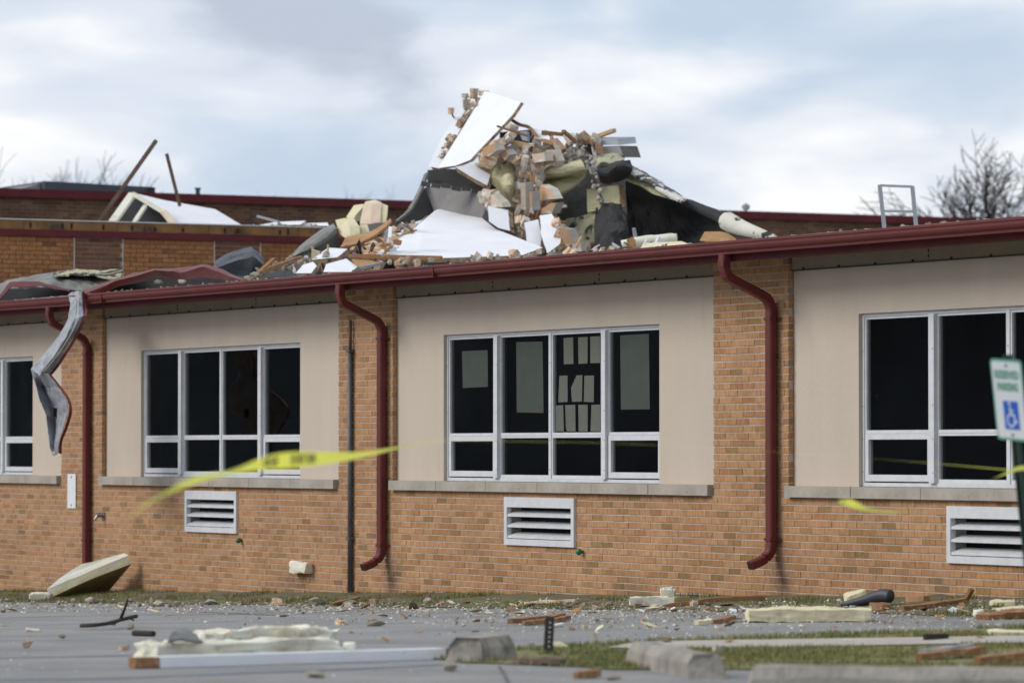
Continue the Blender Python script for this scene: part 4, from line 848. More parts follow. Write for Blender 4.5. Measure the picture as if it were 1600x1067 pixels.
board('fibre_board', [(1093, 376, 54.6), (1101, 362, 54.8), (1126, 362, 54.8), (1140, 371, 54.6), (1138, 378, 54.5)], (.03, .08, .0), [M['tan'], M['tan']], 'tan block sitting on the roof edge at the right end of the rubble', 'board', rough=.02, seed=48)
# crest
tag(MB().bar(dp(789, 220, 59.0), dp(834, 230, 58.7), .09, .06).build('timber_beam', M['timber']), 'short pale timber beam under the crest scrap', 'timber beam')
tag(MB().bar(dp(846, 207, 59.2), dp(884, 211, 59.2), .06, .05).build('timber_beam', M['oldwood']), 'brown timber along the crest of the rubble', 'timber beam')
tag(MB().bar(dp(926, 216, 59.4), dp(960, 204, 59.0), .06, .05).build('timber_beam', M['timber']), 'pale timber sticking up at the right end of the crest', 'timber beam')
board('window_fragment', [(781, 207, 59.8), (824, 203, 59.8), (825, 224, 59.6), (780, 220, 59.7)], (.02, .3, 0), [M['membblue'], M['dark']], 'dark opening framed in the crest above the timber beam', 'dark opening', rough=.01, seed=49)
board('roof_panel_and_painted_light', [(811, 206, 59.5), (824, 205, 59.5), (824, 221, 59.4), (816, 219, 59.4)], (.01, .03, 0), [M['gyp'], M['steel']], 'small pale sheet painting a reflection in the dark opening of the crest', rough=.008, seed=50)  # pale piece stands in for a reflection, painted as a sheet
mb = MB().tube(spline([dp(800, 188, 59.6), dp(812, 195, 59.5), dp(826, 199, 59.4), dp(838, 213, 59.1), dp(846, 228, 58.9)], 5), .025, 5); tag(mb.build('torn_edge_strip', M['oldwood']), 'curved brown torn edge along the crest scrap', 'torn edge')
board('metal_flashing', [(914, 217, 59.3), (965, 217, 59.0), (967, 227, 58.9), (914, 227, 59.2)], (.05, .25, .03), [M['steel'], M['steel']], 'blue grey metal cap on the right end of the crest', 'flashing', rough=.008, seed=51)
board('cement_slab', [(910, 229, 59.2), (968, 228, 58.9), (974, 246, 58.7), (930, 246, 58.9), (912, 240, 59.1)], (.05, .25, 0), [M['greyface'], M['membgrey']], 'layered grey slab below the blue grey metal cap', 'slab', rough=.025, seed=52)
sheet('insulation_blanket', [[(925, 249, 58.8), (945, 246, 58.7), (960, 246, 58.6), (976, 248, 58.6)], [(930, 262, 58.4), (946, 260, 58.3), (958, 258, 58.3), (974, 254, 58.4)]], M['quiltrot'], 'crumpled insulation scrap below the layered grey slab', 'insulation', .04, amp=.05, seed=15)
# broken brick in the torn wall
rr = random.Random(22)
def scatter(poly, n, t0, sz, meshes_, name, label, cat, group, tall=0):
    xs = [p[0] for p in poly]; ys = [p[1] for p in poly]; k = 0
    def inside(x, y):
        c = False
        for i in range(len(poly)):
            (x1, y1), (x2, y2) = poly[i], poly[i - 1]
            if (y1 > y) != (y2 > y) and x < (x2 - x1) * (y - y1) / (y2 - y1) + x1: c = not c
        return c
    while k < n:
        x, y = rr.uniform(min(xs), max(xs)), rr.uniform(min(ys), max(ys))
        if not inside(x, y): continue
        k += 1; s_ = rr.uniform(*sz); p = dp(x, y, t0 + rr.uniform(-.12, .15))
        if tall: o = lump(meshes_, name, p, (s_ * rr.uniform(.55, .95), s_ * rr.uniform(.5, .8), s_ * rr.uniform(1, tall)), label, cat, group, (rr.gauss(0, .25), rr.gauss(0, .3), rr.uniform(0, 6.28)), rnd=rr)
        else: o = lump(meshes_, name, p, (s_ * rr.uniform(.8, 1.5), s_ * rr.uniform(.6, 1), s_ * rr.uniform(.6, 1)), label, cat, group, rnd=rr)
BG = 'broken brick in the torn wall'
scatter([(812, 252), (838, 248), (850, 268), (846, 300), (866, 318), (862, 340), (822, 346), (808, 320), (808, 285)], 38, 58.5, (.07, .20), CH, 'brick_chunk', 'tan brick chunk in the column of rubble below the crest', 'brick chunk', BG, 2.2)
scatter([(812, 252), (838, 248), (850, 268), (846, 300), (866, 318), (862, 340), (822, 346), (808, 320), (808, 285)], 40, 58.5, (.06, .13), MC, 'mortar_lump', 'grey mortar lump in the column of rubble below the crest', 'mortar lump', 'mortar lumps in the torn wall')
scatter([(742, 247), (775, 224), (800, 236), (840, 236), (866, 228), (888, 236), (884, 258), (850, 262), (820, 256), (790, 252), (745, 256)], 20, 58.8, (.08, .22), CH, 'brick_chunk', 'tan brick chunk in the band just under the crest', 'brick chunk', 'broken brick under the crest')
scatter([(800, 238), (905, 232), (935, 244), (925, 262), (880, 258), (820, 254)], 40, 58.7, (.07, .14), MC, 'mortar_lump', 'grey lump in the band just under the crest', 'mortar lump', 'mortar lumps under the crest')
scatter([(756, 300), (776, 306), (792, 322), (764, 322), (752, 312)], 14, 58.3, (.10, .18), CH, 'brick_chunk', 'brick chunk above the small upright white panel', 'brick chunk', 'broken brick over the small upright panel')
scatter([(806, 345), (822, 340), (824, 392), (812, 372)], 12, 57.6, (.08, .15), CH, 'brick_chunk', 'brick chunk beside the two broken white panels', 'brick chunk', 'broken brick by the two broken panels')
scatter([(868, 352), (884, 362), (896, 395), (858, 398), (878, 380)], 20, 56.9, (.10, .18), CH, 'brick_chunk', 'brick chunk right of the two broken white panels', 'brick chunk', 'broken brick right of the two panels')
scatter([(776, 222), (792, 214), (798, 200), (806, 196), (790, 232), (752, 250)], 16, 58.9, (.08, .16), CH, 'brick_chunk', 'brick chunk along the right edge of the tall white panel', 'brick chunk', 'broken brick along the tall panel')
scatter([(884, 214), (930, 212), (932, 226), (890, 228)], 18, 59.0, (.07, .14), MC + CH, 'mortar_lump', 'mixed lump on the crest left of the metal cap', 'rubble lump', 'lumps on the crest')
scatter([(672, 262), (700, 222), (738, 160), (746, 164), (700, 235), (684, 262)], 44, 60.35, (.04, .11), CH, 'brick_chunk', 'brick crumb stuck in the torn left edge of the tall panel', 'brick crumb', 'crumbs along the tall panel')
scatter([(912, 240), (925, 244), (936, 290), (948, 328), (938, 330), (926, 292)], 26, 57.9, (.05, .12), MC, 'mortar_lump', 'grey lump in the hanging string of debris', 'mortar lump', 'hanging string of lumps')
scatter([(645, 372), (675, 338), (700, 326), (690, 345), (650, 372), (620, 392), (600, 400)], 0, 57, (.05, .1), CH, 'brick_chunk', '', '', '')
scatter([(400, 424), (440, 408), (490, 400), (520, 396), (505, 412), (470, 418), (420, 432)], 34, 55.2, (.06, .15), ST, 'stone_lump', 'pale lump among the boards left of the rubble', 'stone lump', 'lumps among the left boards')
scatter([(545, 392), (600, 362), (650, 345), (680, 330), (660, 350), (610, 372), (560, 398)], 26, 57.4, (.05, .12), CH, 'brick_chunk', 'brick crumb along the torn edge left of the largest panel', 'brick crumb', 'crumbs beside the largest panel')
scatter([(590, 408), (700, 404), (840, 392), (900, 392), (960, 388), (900, 396), (700, 410), (590, 416)], 36, 54.2, (.04, .11), CH + MC, 'brick_chunk', 'small lump lying along the top of the gutter', 'rubble lump', 'small lumps along the gutter')
def shard_mesh(seed, m):
    r = random.Random(seed); n = r.randint(4, 6); P = [Vector((math.cos(6.28 * i / n + r.uniform(-.3, .3)) * r.uniform(.35, .6), math.sin(6.28 * i / n) * r.uniform(.18, .42), 0)) for i in range(n)]
    mb = MB().prism(P, Vector((0, 0, r.uniform(.05, .11)))); me = bpy.data.meshes.new('board_shard'); me.from_pydata(mb.v, [], mb.f); me.materials.append(m); return me
SH = {'white': [shard_mesh(i, M['gyp']) for i in range(4)], 'brown': [shard_mesh(20 + i, M['core']) for i in range(4)], 'tan': [shard_mesh(40 + i, M['tan']) for i in range(3)], 'black': [shard_mesh(60 + i, M['membrane']) for i in range(3)], 'cream': [shard_mesh(80 + i, M['foam']) for i in range(3)]}
PLACES = (([(745, 250), (800, 205), (880, 215), (965, 232), (975, 262), (900, 262), (800, 262)], 58.7, 26, 'under the crest'), ([(800, 262), (850, 255), (880, 330), (895, 395), (800, 360)], 58.2, 22, 'in the middle of the rubble'),
    ([(890, 390), (1000, 380), (1100, 374), (1180, 372), (1000, 392), (900, 398)], 55.8, 16, 'at the foot of the black membrane'), ([(400, 428), (480, 400), (560, 388), (620, 360), (660, 345), (600, 400), (560, 420), (420, 434)], 55.6, 40, 'left of the largest white panel'))
for poly, t0, n_, where in PLACES:
    for k_, (ck, ms_) in enumerate(SH.items()):
        scatter(poly, max(2, int(n_ * (.22, .34, .2, .12, .12)[k_])), t0, (.10, .28), ms_, 'board_shard', ck + ' torn shard ' + where, 'shard', ck + ' shards ' + where)
for poly, t0, n_, where in PLACES:
    xs_ = [q[0] for q in poly]; ys_ = [q[1] for q in poly]
    for k_ in range(int(n_ * (.12 if 'middle' in where or 'crest' in where else .4))):
        a_p = poly[rr.randrange(len(poly))]; b_p = poly[rr.randrange(len(poly))]; f_ = rr.random(); x_, y_ = a_p[0] + (b_p[0] - a_p[0]) * f_, a_p[1] + (b_p[1] - a_p[1]) * f_
        c_ = dp(x_, y_, t0 + rr.uniform(-.1, .3)); d_ = (RT * rr.uniform(-1, 1) + UP * rr.uniform(-.5, .7) + FH * rr.uniform(-.3, .3)).normalized() * rr.uniform(.08, .22)
        w_ = rr.uniform(.02, .045); m_ = rr.choice((M['timber'], M['oldwood'], M['core'], M['steel'], M['gyp']))
        tag(MB().bar(c_ - d_, c_ + d_, w_, w_ * rr.uniform(.4, 1)).build('splinter', m_), 'thin splinter ' + where, 'splinter', 'splinters ' + where)
for i_, (q_, t0, l_) in enumerate((([(752, 308), (769, 304), (783, 317), (786, 324), (761, 322)], 58.1, 'tan masonry slab lying on top of the small upright white panel'), ([(755, 232), (773, 225), (777, 235), (763, 245), (754, 244)], 58.5, 'tan masonry piece against the right edge of the tall panel'),
    ([(779, 239), (789, 234), (796, 242), (789, 251)], 58.4, 'diamond shaped masonry piece below the timber beam'), ([(831, 241), (850, 238), (852, 252), (834, 255)], 58.3, 'squarish grey tan masonry piece under the crest scrap'), ([(853, 235), (863, 234), (870, 252), (866, 260), (856, 255)], 58.3, 'tall tan masonry piece right of the squarish one'),
    ([(845, 289), (859, 296), (867, 311), (845, 314), (841, 303)], 58.0, 'orange faced masonry slab on the right of the brick column'), ([(814, 286), (821, 286), (822, 328), (814, 328)], 58.0, 'narrow upright masonry strip in the brick column'), ([(824, 300), (831, 300), (832, 329), (825, 329)], 57.95, 'shorter upright masonry strip beside the narrow one'),
    ([(873, 356), (887, 359), (896, 381), (884, 386), (875, 367)], 56.6, 'tan masonry slab leaning right of the broken white panels'), ([(894, 381), (908, 380), (909, 393), (894, 393)], 56.2, 'square masonry piece on the gutter by the mouldy insulation'), ([(842, 328), (859, 318), (869, 317), (862, 334), (845, 335)], 57.8, 'masonry slab above the right broken white panel'))):
    xc_ = sum(q[0] for q in q_) / len(q_); board('masonry_piece', [(x_, y_, t0 - .012 * (x_ - xc_)) for x_, y_ in q_], (.05, .10, .01), [M['chunk'] if i_ % 3 else M['chunkdust'], M['mortarchunk']], l_, 'masonry piece', rough=.03, seed=70 + i_)
wire = MB()
for (x, y, w_, h_, l_) in ((741, 147, .10, .16, 'egg shaped brick lump perched above the tall panel'), (730, 162, .12, .14, 'grey brown lump perched left of the tall panel top'), (727, 150, .08, .07, 'small tan lump above the grey brown lump'), (705, 174, .07, .10, 'lone lump sticking out at the left of the tall panel'), (757, 146, .12, .08, 'brown lump on the top corner of the tall panel')):
    lump(CH, 'brick_chunk', dp(x, y, 60.95), (w_, w_, h_), l_, 'brick lump', rot=(0, 0, random.random() * 3))
wire.tube([dp(741, 150, 60.97), dp(746, 162, 61.1)], .012, 4).tube([dp(730, 164, 60.97), dp(733, 172, 61.2)], .012, 4).tube([dp(727, 152, 60.97), dp(734, 166, 61.2)], .012, 4).tube([dp(705, 176, 60.97), dp(709, 184, 61.0), dp(716, 186, 61.2)], .012, 4)
tag(wire.build('bent_wire', M['rust']), 'rusty wires holding the loose lumps beside the tall panel', 'wire')
mb = MB(); P = spline([dp(x, y, 58.0) for x, y in ((917, 244), (926, 276), (936, 300), (946, 330))], 5); mb.tube(P, .02, 5); tag(mb.build('hanging_cable', M['membgrey']), 'grey cable hanging in the torn end of the rubble', 'cable')
for i, (x0, y0, x1, y1, l_) in enumerate(((924, 380, 938, 396, 'splintered wood stuck by the black curtain'), (418, 420, 470, 402, 'long splinter of brown wood left of the white scraps'), (400, 428, 440, 414, 'split plank end nearest the slate membrane'), (398, 432, 428, 405, 'thin brown lath leaning on the left rubble'), (880, 205, 900, 222, 'short splinter on the crest'))):
    t0 = 57 if x0 > 800 else 54.5
    tag(MB().bar(dp(x0, y0, t0), dp(x1, y1, t0 + .5), .05, .035).build('wood_splinter', M['oldwood']), l_, 'wood splinter')
# ------------------------------------------------------------------ tilted roof frame and poles on the wing
board('roof_panel_and_painted_light', [(210, 302, 68.5), (257, 313, 68.5), (336, 327, 68.6), (388, 358, 67.4), (277, 358, 66.6), (256, 331, 67.4)], (-.05, .05, -.06), GY, 'tilted white roof panel on the wing behind the left poles', rough=.012, seed=61)
MB1 = MB().bar(dp(207, 304, 67.8), dp(172, 353, 66.6), .06, .12, 0, RT); tag(MB1.build('roof_frame_edge', M['foamwhite']), 'cream edge leg on the left of the tilted white roof panel', 'frame leg')
tag(MB().bar(dp(227, 322, 67.6), dp(206, 354, 66.6), .05, .06, 0, RT).build('roof_frame_edge', M['foamwhite']), 'cream brace under the tilted white roof panel', 'frame brace')
tag(MB().bar(dp(208, 303, 67.6), dp(256, 332, 67.2), .05, .06).build('roof_frame_edge', M['foamwhite']), 'cream rafter edge along the upper front of the tilted roof panel', 'frame rafter')
tag(MB().bar(dp(256, 331, 67.2), dp(277, 357, 66.5), .05, .10, 0, RT).build('roof_frame_edge', M['foampink']), 'pinkish edge leg on the right of the dark opening', 'frame leg')
board('roof_panel_and_painted_light', [(203, 306, 68.4), (255, 332, 68.2), (277, 356, 67.6), (180, 356, 67.6)], (-.1, .4, 0), [M['membrane'], M['membrane']], 'dark board painting the shaded interior of the tilted roof panel', rough=.01, seed=62)  # shade inside the tilted frame, put in as a dark board
board('roof_panel_and_painted_light', [(399, 353, 66.2), (430, 347, 66.8), (478, 345, 66.8), (470, 351, 66.2)], (-.02, .02, -.05), GY, 'flat white scrap on the wing roof right of the tilted panel', rough=.015, seed=63)
board('roof_panel_and_painted_light', [(476, 349, 66.2), (512, 348, 66.4), (514, 353, 66.0), (478, 353, 66.0)], (-.02, .02, -.05), GY, 'smaller flat white scrap at the right end of the wing roof', rough=.015, seed=64)
scatter([(395, 352), (480, 350), (515, 352), (515, 358), (395, 358)], 24, 66.0, (.05, .11), ST, 'stone_lump', 'pale lump along the edge of the wing roof', 'stone lump', 'lumps on the wing roof')
tag(MB().bar(dp(402, 338, 66.6), dp(436, 347, 66.2), .03, .03).build('metal_bar', M['steel']), 'thin grey bar on the wing roof scraps', 'metal bar')
tag(MB().bar(dp(152, 350, 66.2), dp(244, 220, 66.8), .05, .055, 0, RT).build('leaning_pole', M['pole']), 'long brown pole leaning to the right above the wing roof', 'pole')
tag(MB().bar(dp(281, 322, 67.2), dp(260.5, 241, 67.4), .045, .055, 0, RT).build('leaning_pole', M['pole']), 'shorter brown pole leaning to the left above the white panel', 'pole')
# ------------------------------------------------------------------ crumpled red fascia and membrane along the eave
def ey(px, py, Y): return depth(at(px, py, Y))
def er(lst): return [(x, y, ey(x, y, Y)) for x, y, Y in lst]
sheet('crumpled_fascia', [er([(128, 456, -.50), (180, 436, -.42), (240, 421, -.34), (280, 420, -.20), (316, 413, -.24), (350, 423, -.30), (386, 439, -.42)]), er([(131, 461, -.58), (181, 440, -.52), (242, 424, -.46), (281, 425, -.34), (318, 418, -.36), (350, 428, -.42), (384, 440, -.5)]), er([(133, 473, -.55), (184, 449, -.48), (246, 434, -.38), (282, 435, -.28), (316, 434, -.30), (348, 437, -.36), (380, 442, -.45)])], M['red'], 'long crumpled strip of red fascia lying on the gutter', 'fascia strip', .010, nu=4, nv=4, amp=.022, seed=21, ns=4, lin=1)
sheet('crumpled_fascia', [er([(-6, 470, -.5), (16, 441, -.3), (60, 440, -.2), (104, 452, -.2)]), er([(-6, 474, -.56), (18, 449, -.45), (62, 447, -.4), (110, 456, -.35)])], M['redback'], 'short crumpled red strip at the left end of the eave', 'fascia strip', .010, amp=.02, seed=22, lin=1)
sheet('membrane_and_gap_shade', [er([(-10, 450, .2), (12, 438, .3), (60, 431, .4), (115, 423, .5), (160, 427, .5), (192, 424, .5)]), er([(-10, 456, -.1), (14, 442, .0), (62, 438, .05), (118, 440, .05), (162, 441, .1), (190, 438, .2)]), er([(-10, 470, -.2), (16, 452, -.1), (64, 449, -.1), (120, 455, -.1), (160, 452, .0), (184, 446, .0)])], M['membscuff'], 'grey torn membrane humped along the left eave', 'membrane', .02, amp=.03, seed=23, lin=1)
sheet('membrane_and_gap_shade', [er([(84, 428, .35), (115, 422, .45), (150, 424, .45), (194, 422, .4)]), er([(84, 432, .0), (118, 429, -.05), (152, 432, -.05), (186, 437, .05)])], M['quiltrot'], 'orange and black torn insulation edge on the left eave', 'membrane', .02, amp=.03, seed=24)
board('membrane_and_gap_shade', [(x, y, ey(x, y, .6)) for x, y in ((-10, 452), (60, 444), (130, 444), (190, 436), (250, 432), (330, 430), (380, 440), (250, 452), (130, 464), (-10, 474))], (0, .3, -.05), [M['dark'], M['dark']], 'black board painting the shaded gap behind the crumpled fascia strips', 'membrane', rough=.02, seed=25)  # shade of the hollow behind the fascia, painted as a black board
sheet('membrane_and_gap_shade', [er([(404, 433, -.1), (430, 426, .0), (455, 428, .0), (470, 432, -.1)]), er([(402, 440, -.4), (430, 436, -.4), (455, 434, -.4), (472, 434, -.4)])], M['membrane'], 'black membrane scrap on the gutter below the left boards', 'membrane', .02, amp=.04, seed=26)
for i, (x, y, s_, l_) in enumerate(((247, 441, .10, 'white foam scrap under the red fascia strip'), (285, 440, .09, 'pale scrap right of the white foam scrap'), (388, 436, .12, 'pinkish scrap at the right end of the red fascia strip'), (398, 430, .12, 'grey lump beside the pinkish scrap'))):
    lump(ST, 'scrap_lump', at(x, y, -.42), (s_ * 1.8, s_, s_ * .7), l_, 'scrap', rot=(.2, .1, .3))
for k in range(40):
    x = random.uniform(120, 1580); yy = (468 - (x / 1600) * 130); p = at(x, yy, -.47)
    if k < 40: lump(ST, 'grit_lump', Vector((p.x, -.47, 3.462)), tuple(random.uniform(.02, .05) for _ in range(3)), 'tiny crumb lying on the roof edge above the gutter', 'crumb', 'crumbs on the roof edge')
# hanging strip
def hang(px): return [(x, y, ey(x, y, Y)) for x, y, Y in px]
HS = empty('hanging_strip', at(86, 712, -1.28), 'bent grey strip of torn fascia hanging from the gutter over the left pier', 'metal strip')
sheet('upper_fold', [hang([(107, 461, -.60), (122, 455, -.62), (128, 456, -.70)]), hang([(110, 474, -.70), (120, 472, -.74), (130, 478, -.68)]), hang([(107, 498, -.92), (116, 497, -1.0), (130, 493, -.90)]), hang([(92, 524, -1.04), (104, 526, -1.14), (114, 528, -1.02)]), hang([(70, 552, -1.16), (84, 556, -1.26), (99, 552, -1.14)]), hang([(55, 568, -1.23), (66, 578, -1.33), (86, 572, -1.21)]), hang([(49, 579, -1.28), (62, 586, -1.34), (74, 586, -1.26)])], M['stripgrey'], None, None, .006, nu=5, nv=4, amp=.03, ns=5, seed=31, parent=HS, lin=1)
sheet('lower_fold', [hang([(49, 579, -1.28), (62, 584, -1.26), (76, 585, -1.32)]), hang([(55, 600, -1.26), (68, 606, -1.10), (90, 604, -1.28)]), hang([(63, 628, -1.28), (80, 634, -1.08), (104, 624, -1.32)]), hang([(72, 650, -1.30), (86, 652, -1.12), (107, 643, -1.34)]), hang([(75, 674, -1.30), (86, 680, -1.18), (100, 668, -1.32)]), hang([(78, 698, -1.30), (84, 700, -1.24), (92, 688, -1.30)]), hang([(83, 711, -1.28), (87, 712, -1.28), (92, 708, -1.28)])], M['stripgrey'], None, None, .006, nu=5, nv=4, amp=.03, ns=5, seed=32, parent=HS, lin=1)
for nm, pts in (('red_edge', ((128, 456, -.71), (131, 478, -.69), (131, 493, -.91), (115, 528, -1.03), (100, 552, -1.15), (87, 572, -1.22), (75, 586, -1.27))), ('red_edge', ((76, 585, -1.33), (91, 604, -1.29), (105, 624, -1.33), (108, 643, -1.35), (101, 668, -1.33), (93, 688, -1.31), (92, 708, -1.29)))):
    P = spline([at(*q) for q in pts], 4); mb = MB(); v = []
    for p in P: v += [p, p + Vector((.015, .03, 0)), p + Vector((.02, .03, -.01)), p + Vector((.008, -.004, 0))]
    mb.add(v, [(i * 4 + j, i * 4 + (j + 1) % 4, i * 4 + 4 + (j + 1) % 4, i * 4 + 4 + j) for i in range(len(P) - 1) for j in range(4)]); mb.build(nm, M['red'], HS)
p = at(86, 645, -1.18); MB().box(p.x - .03, p.x + .04, -1.22, -1.14, p.z - .05, p.z + .06).build('dark_inset', M['dark'], HS)  # small black block set into the lower fold
P = [at(122, 470, -.74), at(120, 500, -1.02), at(106, 530, -1.16), at(84, 562, -1.28), at(68, 580, -1.35)]; MB().tube(spline(P, 5), .006, 4).build('seam', M['whiteedge'], HS)
# ------------------------------------------------------------------ caution tape
def text_mesh(txt, size):
    cu = bpy.data.curves.new('txt', 'FONT'); cu.body = txt; cu.size = size; cu.align_x = 'CENTER'; cu.align_y = 'CENTER'; cu.extrude = .0004; cu.offset = .002
    o = bpy.data.objects.new('txt', cu); col.objects.link(o); bpy.context.view_layer.update()
    me = bpy.data.meshes.new_from_object(o.evaluated_get(bpy.context.evaluated_depsgraph_get())); bpy.data.objects.remove(o); return me
def tape(keys, name, label, letters=(), nseg=10):
    # keys: px, py, depth, width angle (deg from up, in the picture plane), facing angle (deg, 90 = edge on)
    root = empty(name, dp(*keys[0][:3]), label, 'caution tape')
    C_ = spline([dp(*k[:3]) for k in keys], nseg); Wd = spline([Vector((k[3], k[4], 0)) for k in keys], nseg)
    v = []; fr = []
    for p, a in zip(C_, Wd):
        ang, fac = math.radians(a.x), math.radians(a.y)
        wv = (UP * math.cos(ang) + RT * math.sin(ang)) * math.cos(fac) + (p - CAM).normalized() * math.sin(fac); fr.append((p, wv)); v += [p - wv * .038, p + wv * .038]
    mb = MB().add(v, [(2 * i, 2 * i + 2, 2 * i + 3, 2 * i + 1) for i in range(len(C_) - 1)])
    o = mb.build('ribbon', M['tape'], root, True)
    for txt, f_, sgn in letters:
        me = text_mesh(txt, .062); i = int(f_ * (len(fr) - 2)); Ln = [0]
        for k in range(len(fr) - 1): Ln.append(Ln[-1] + (fr[k + 1][0] - fr[k][0]).length)
        s0 = Ln[i]; vs = []
        for q in me.vertices:
            s_ = min(max(s0 + q.co.x, 0), Ln[-1] - 1e-4); k = 0
            while k < len(Ln) - 2 and Ln[k + 1] < s_: k += 1
            h = (s_ - Ln[k]) / max(1e-6, Ln[k + 1] - Ln[k]); c = fr[k][0].lerp(fr[k + 1][0], h); wv = fr[k][1].lerp(fr[k + 1][1], h); d = (fr[k + 1][0] - fr[k][0]).normalized(); n_ = d.cross(wv).normalized()
            if n_.dot(FH) > 0: n_ = -n_
            vs.append(c + wv * q.co.y + n_ * (.0025 + q.co.z))
        MB().add(vs, [tuple(pp.vertices) for pp in me.polygons]).build('lettering', M['tapeink'], root)
    return root
tape([(196, 812, 15.5, 30, 88), (240, 781, 16, 25, 80), (300, 752, 16.6, 22, 66), (360, 738, 17.2, 18, 74), (410, 724, 17.8, 10, 45), (450, 719, 18.4, 4, 22), (500, 716, 19, 0, 40), (560, 711, 20, 0, 66), (620, 700, 21.5, 0, 81), (690, 689, 23, 0, 88.4), (850, 690, 24, 0, 89.2), (1000, 694, 24.5, 0, 89.4), (1200, 705, 24.5, 0, 89.6), (1400, 719, 24.2, 0, 89.5), (1589, 735, 23.7, 0, 86)], 'caution_tape', 'long yellow caution tape twisting across in front of the windows', [('POLICE LINE', .315, 1), ('DO NOT CROSS', .40, 1)])
tape([(1310, 784, 21.5, 20, 74), (1326, 785, 21.6, 20, 60), (1340, 790, 21.8, 10, 66), (1362, 797, 22, 0, 80), (1395, 800, 22.2, 0, 84), (1412, 801, 22.3, 0, 89.8), (1440, 797, 22.5, 0, 89.9), (1490, 772, 22.9, 0, 89.9), (1545, 750, 23.3, 0, 89.9), (1568, 741, 23.4, 0, 84), (1590, 732, 23.6, 0, 70), (1606, 731, 23.7, 0, 70)], 'caution_tape', 'short loose tail of yellow tape trailing from the sign post', [])
# ------------------------------------------------------------------ parking sign
ts = 23.8
upv = Vector((.06, -.16, 1)).normalized(); rv = Vector((1, 0, -.06)).normalized(); nv = rv.cross(upv).normalized()
sc_ = dp(1577, 625, ts); SB = sc_ - upv * ((sc_.z - .225) / upv.z)
root = empty('parking_sign', SB, 'leaning white and green reserved parking sign on a dark post at the right edge', 'sign')
def sq(x0, x1, y0, y1, off, r=0, n=5):
    if r == 0: pts = [(x0, y0), (x1, y0), (x1, y1), (x0, y1)]
    else:
        pts = []
        for cx, cy, a0 in ((x1 - r, y1 - r, 0), (x0 + r, y1 - r, 90), (x0 + r, y0 + r, 180), (x1 - r, y0 + r, 270)):
            for k in range(n + 1): a = math.radians(a0 + 90 * k / n); pts.append((cx + r * math.cos(a), cy + r * math.sin(a)))
    return [sc_ + rv * a + upv * b + nv * off for a, b in pts]
Wh, Hh = .152, .2286
MB().prism(sq(-Wh, Wh, -Hh, Hh, 0, .025), -nv * .003).build('sign_plate', M['signgreen'], root)
MB().prism(sq(-Wh + .014, Wh - .014, -Hh + .014, Hh - .014, .0012, .02), -nv * .001).build('sign_face', M['signwhite'], root)
bx0, bx1, by0, by1 = -.062, .082, -.165, -.005
MB().prism(sq(bx0, bx1, by0, by1, .0022), -nv * .001).build('symbol_panel', M['signblue'], root)
def flat(pts2, r, off=.0036):
    mb = MB(); 
    for i in range(len(pts2) - 1):
        a, b = Vector(pts2[i]), Vector(pts2[i + 1]); d = (b - a).normalized(); n_ = Vector((-d.y, d.x)) * r; a2, b2 = a - d * r * .3, b + d * r * .3
        mb.add([sc_ + rv * q.x + upv * q.y + nv * (off + .00005 * i) for q in (a2 - n_, b2 - n_, b2 + n_, a2 + n_)], [(0, 1, 2, 3)])
    return mb
cx, cy = .008, -.105
sym = flat([(cx - .006, cy + .072), (cx - .004, cy + .025), (cx + .03, cy + .022), (cx + .042, cy - .02), (cx + .055, cy - .016)], .006)
w2 = flat([(cx - .004 + .034 * math.cos(math.radians(a)), cy - .008 + .034 * math.sin(math.radians(a))) for a in range(110, 371, 20)], .0055, .0037); sym.add(w2.v, w2.f)
w3 = flat([(cx - .004, cy + .048), (cx + .024, cy + .046)], .005, .0038); sym.add(w3.v, w3.f)
hd = [sc_ + rv * (cx - .007 + .011 * math.cos(k * .628)) + upv * (cy + .088 + .011 * math.sin(k * .628)) + nv * .0039 for k in range(10)]; sym.add(hd, [tuple(range(10))])
sym.build('wheelchair_symbol', M['signwhite'], root)
for txt, y, s_ in (('RESERVED', .140, .058), ('PARKING', .072, .058)):
    me = text_mesh(txt, s_); wd = max(abs(q.co.x) for q in me.vertices); kx = (.118 if txt[0] == 'R' else .10) / wd
    MB().add([sc_ + rv * q.co.x * kx + upv * (y + q.co.y * 1.1) + nv * (.0028 + q.co.z) for q in me.vertices], [tuple(p_.vertices) for p_ in me.polygons]).build('lettering', M['signgreen'], root)
for y in (.195, -.195): MB().sphere(sc_ + upv * y + nv * .004 + rv * .005, .008, 8).build('bolt', M['screw'], root)
top = sc_ + upv * .25 - nv * .02; mb = MB()
for o_ in (-.022, .022): mb.bar(top + rv * o_, SB + rv * o_ - upv * .1 - nv * .02, .014, .03, 0, nv)
mb.bar(top - nv * .018, SB - upv * .1 - nv * .038, .035, .012, 0, nv); mb.build('post', M['post'], root)
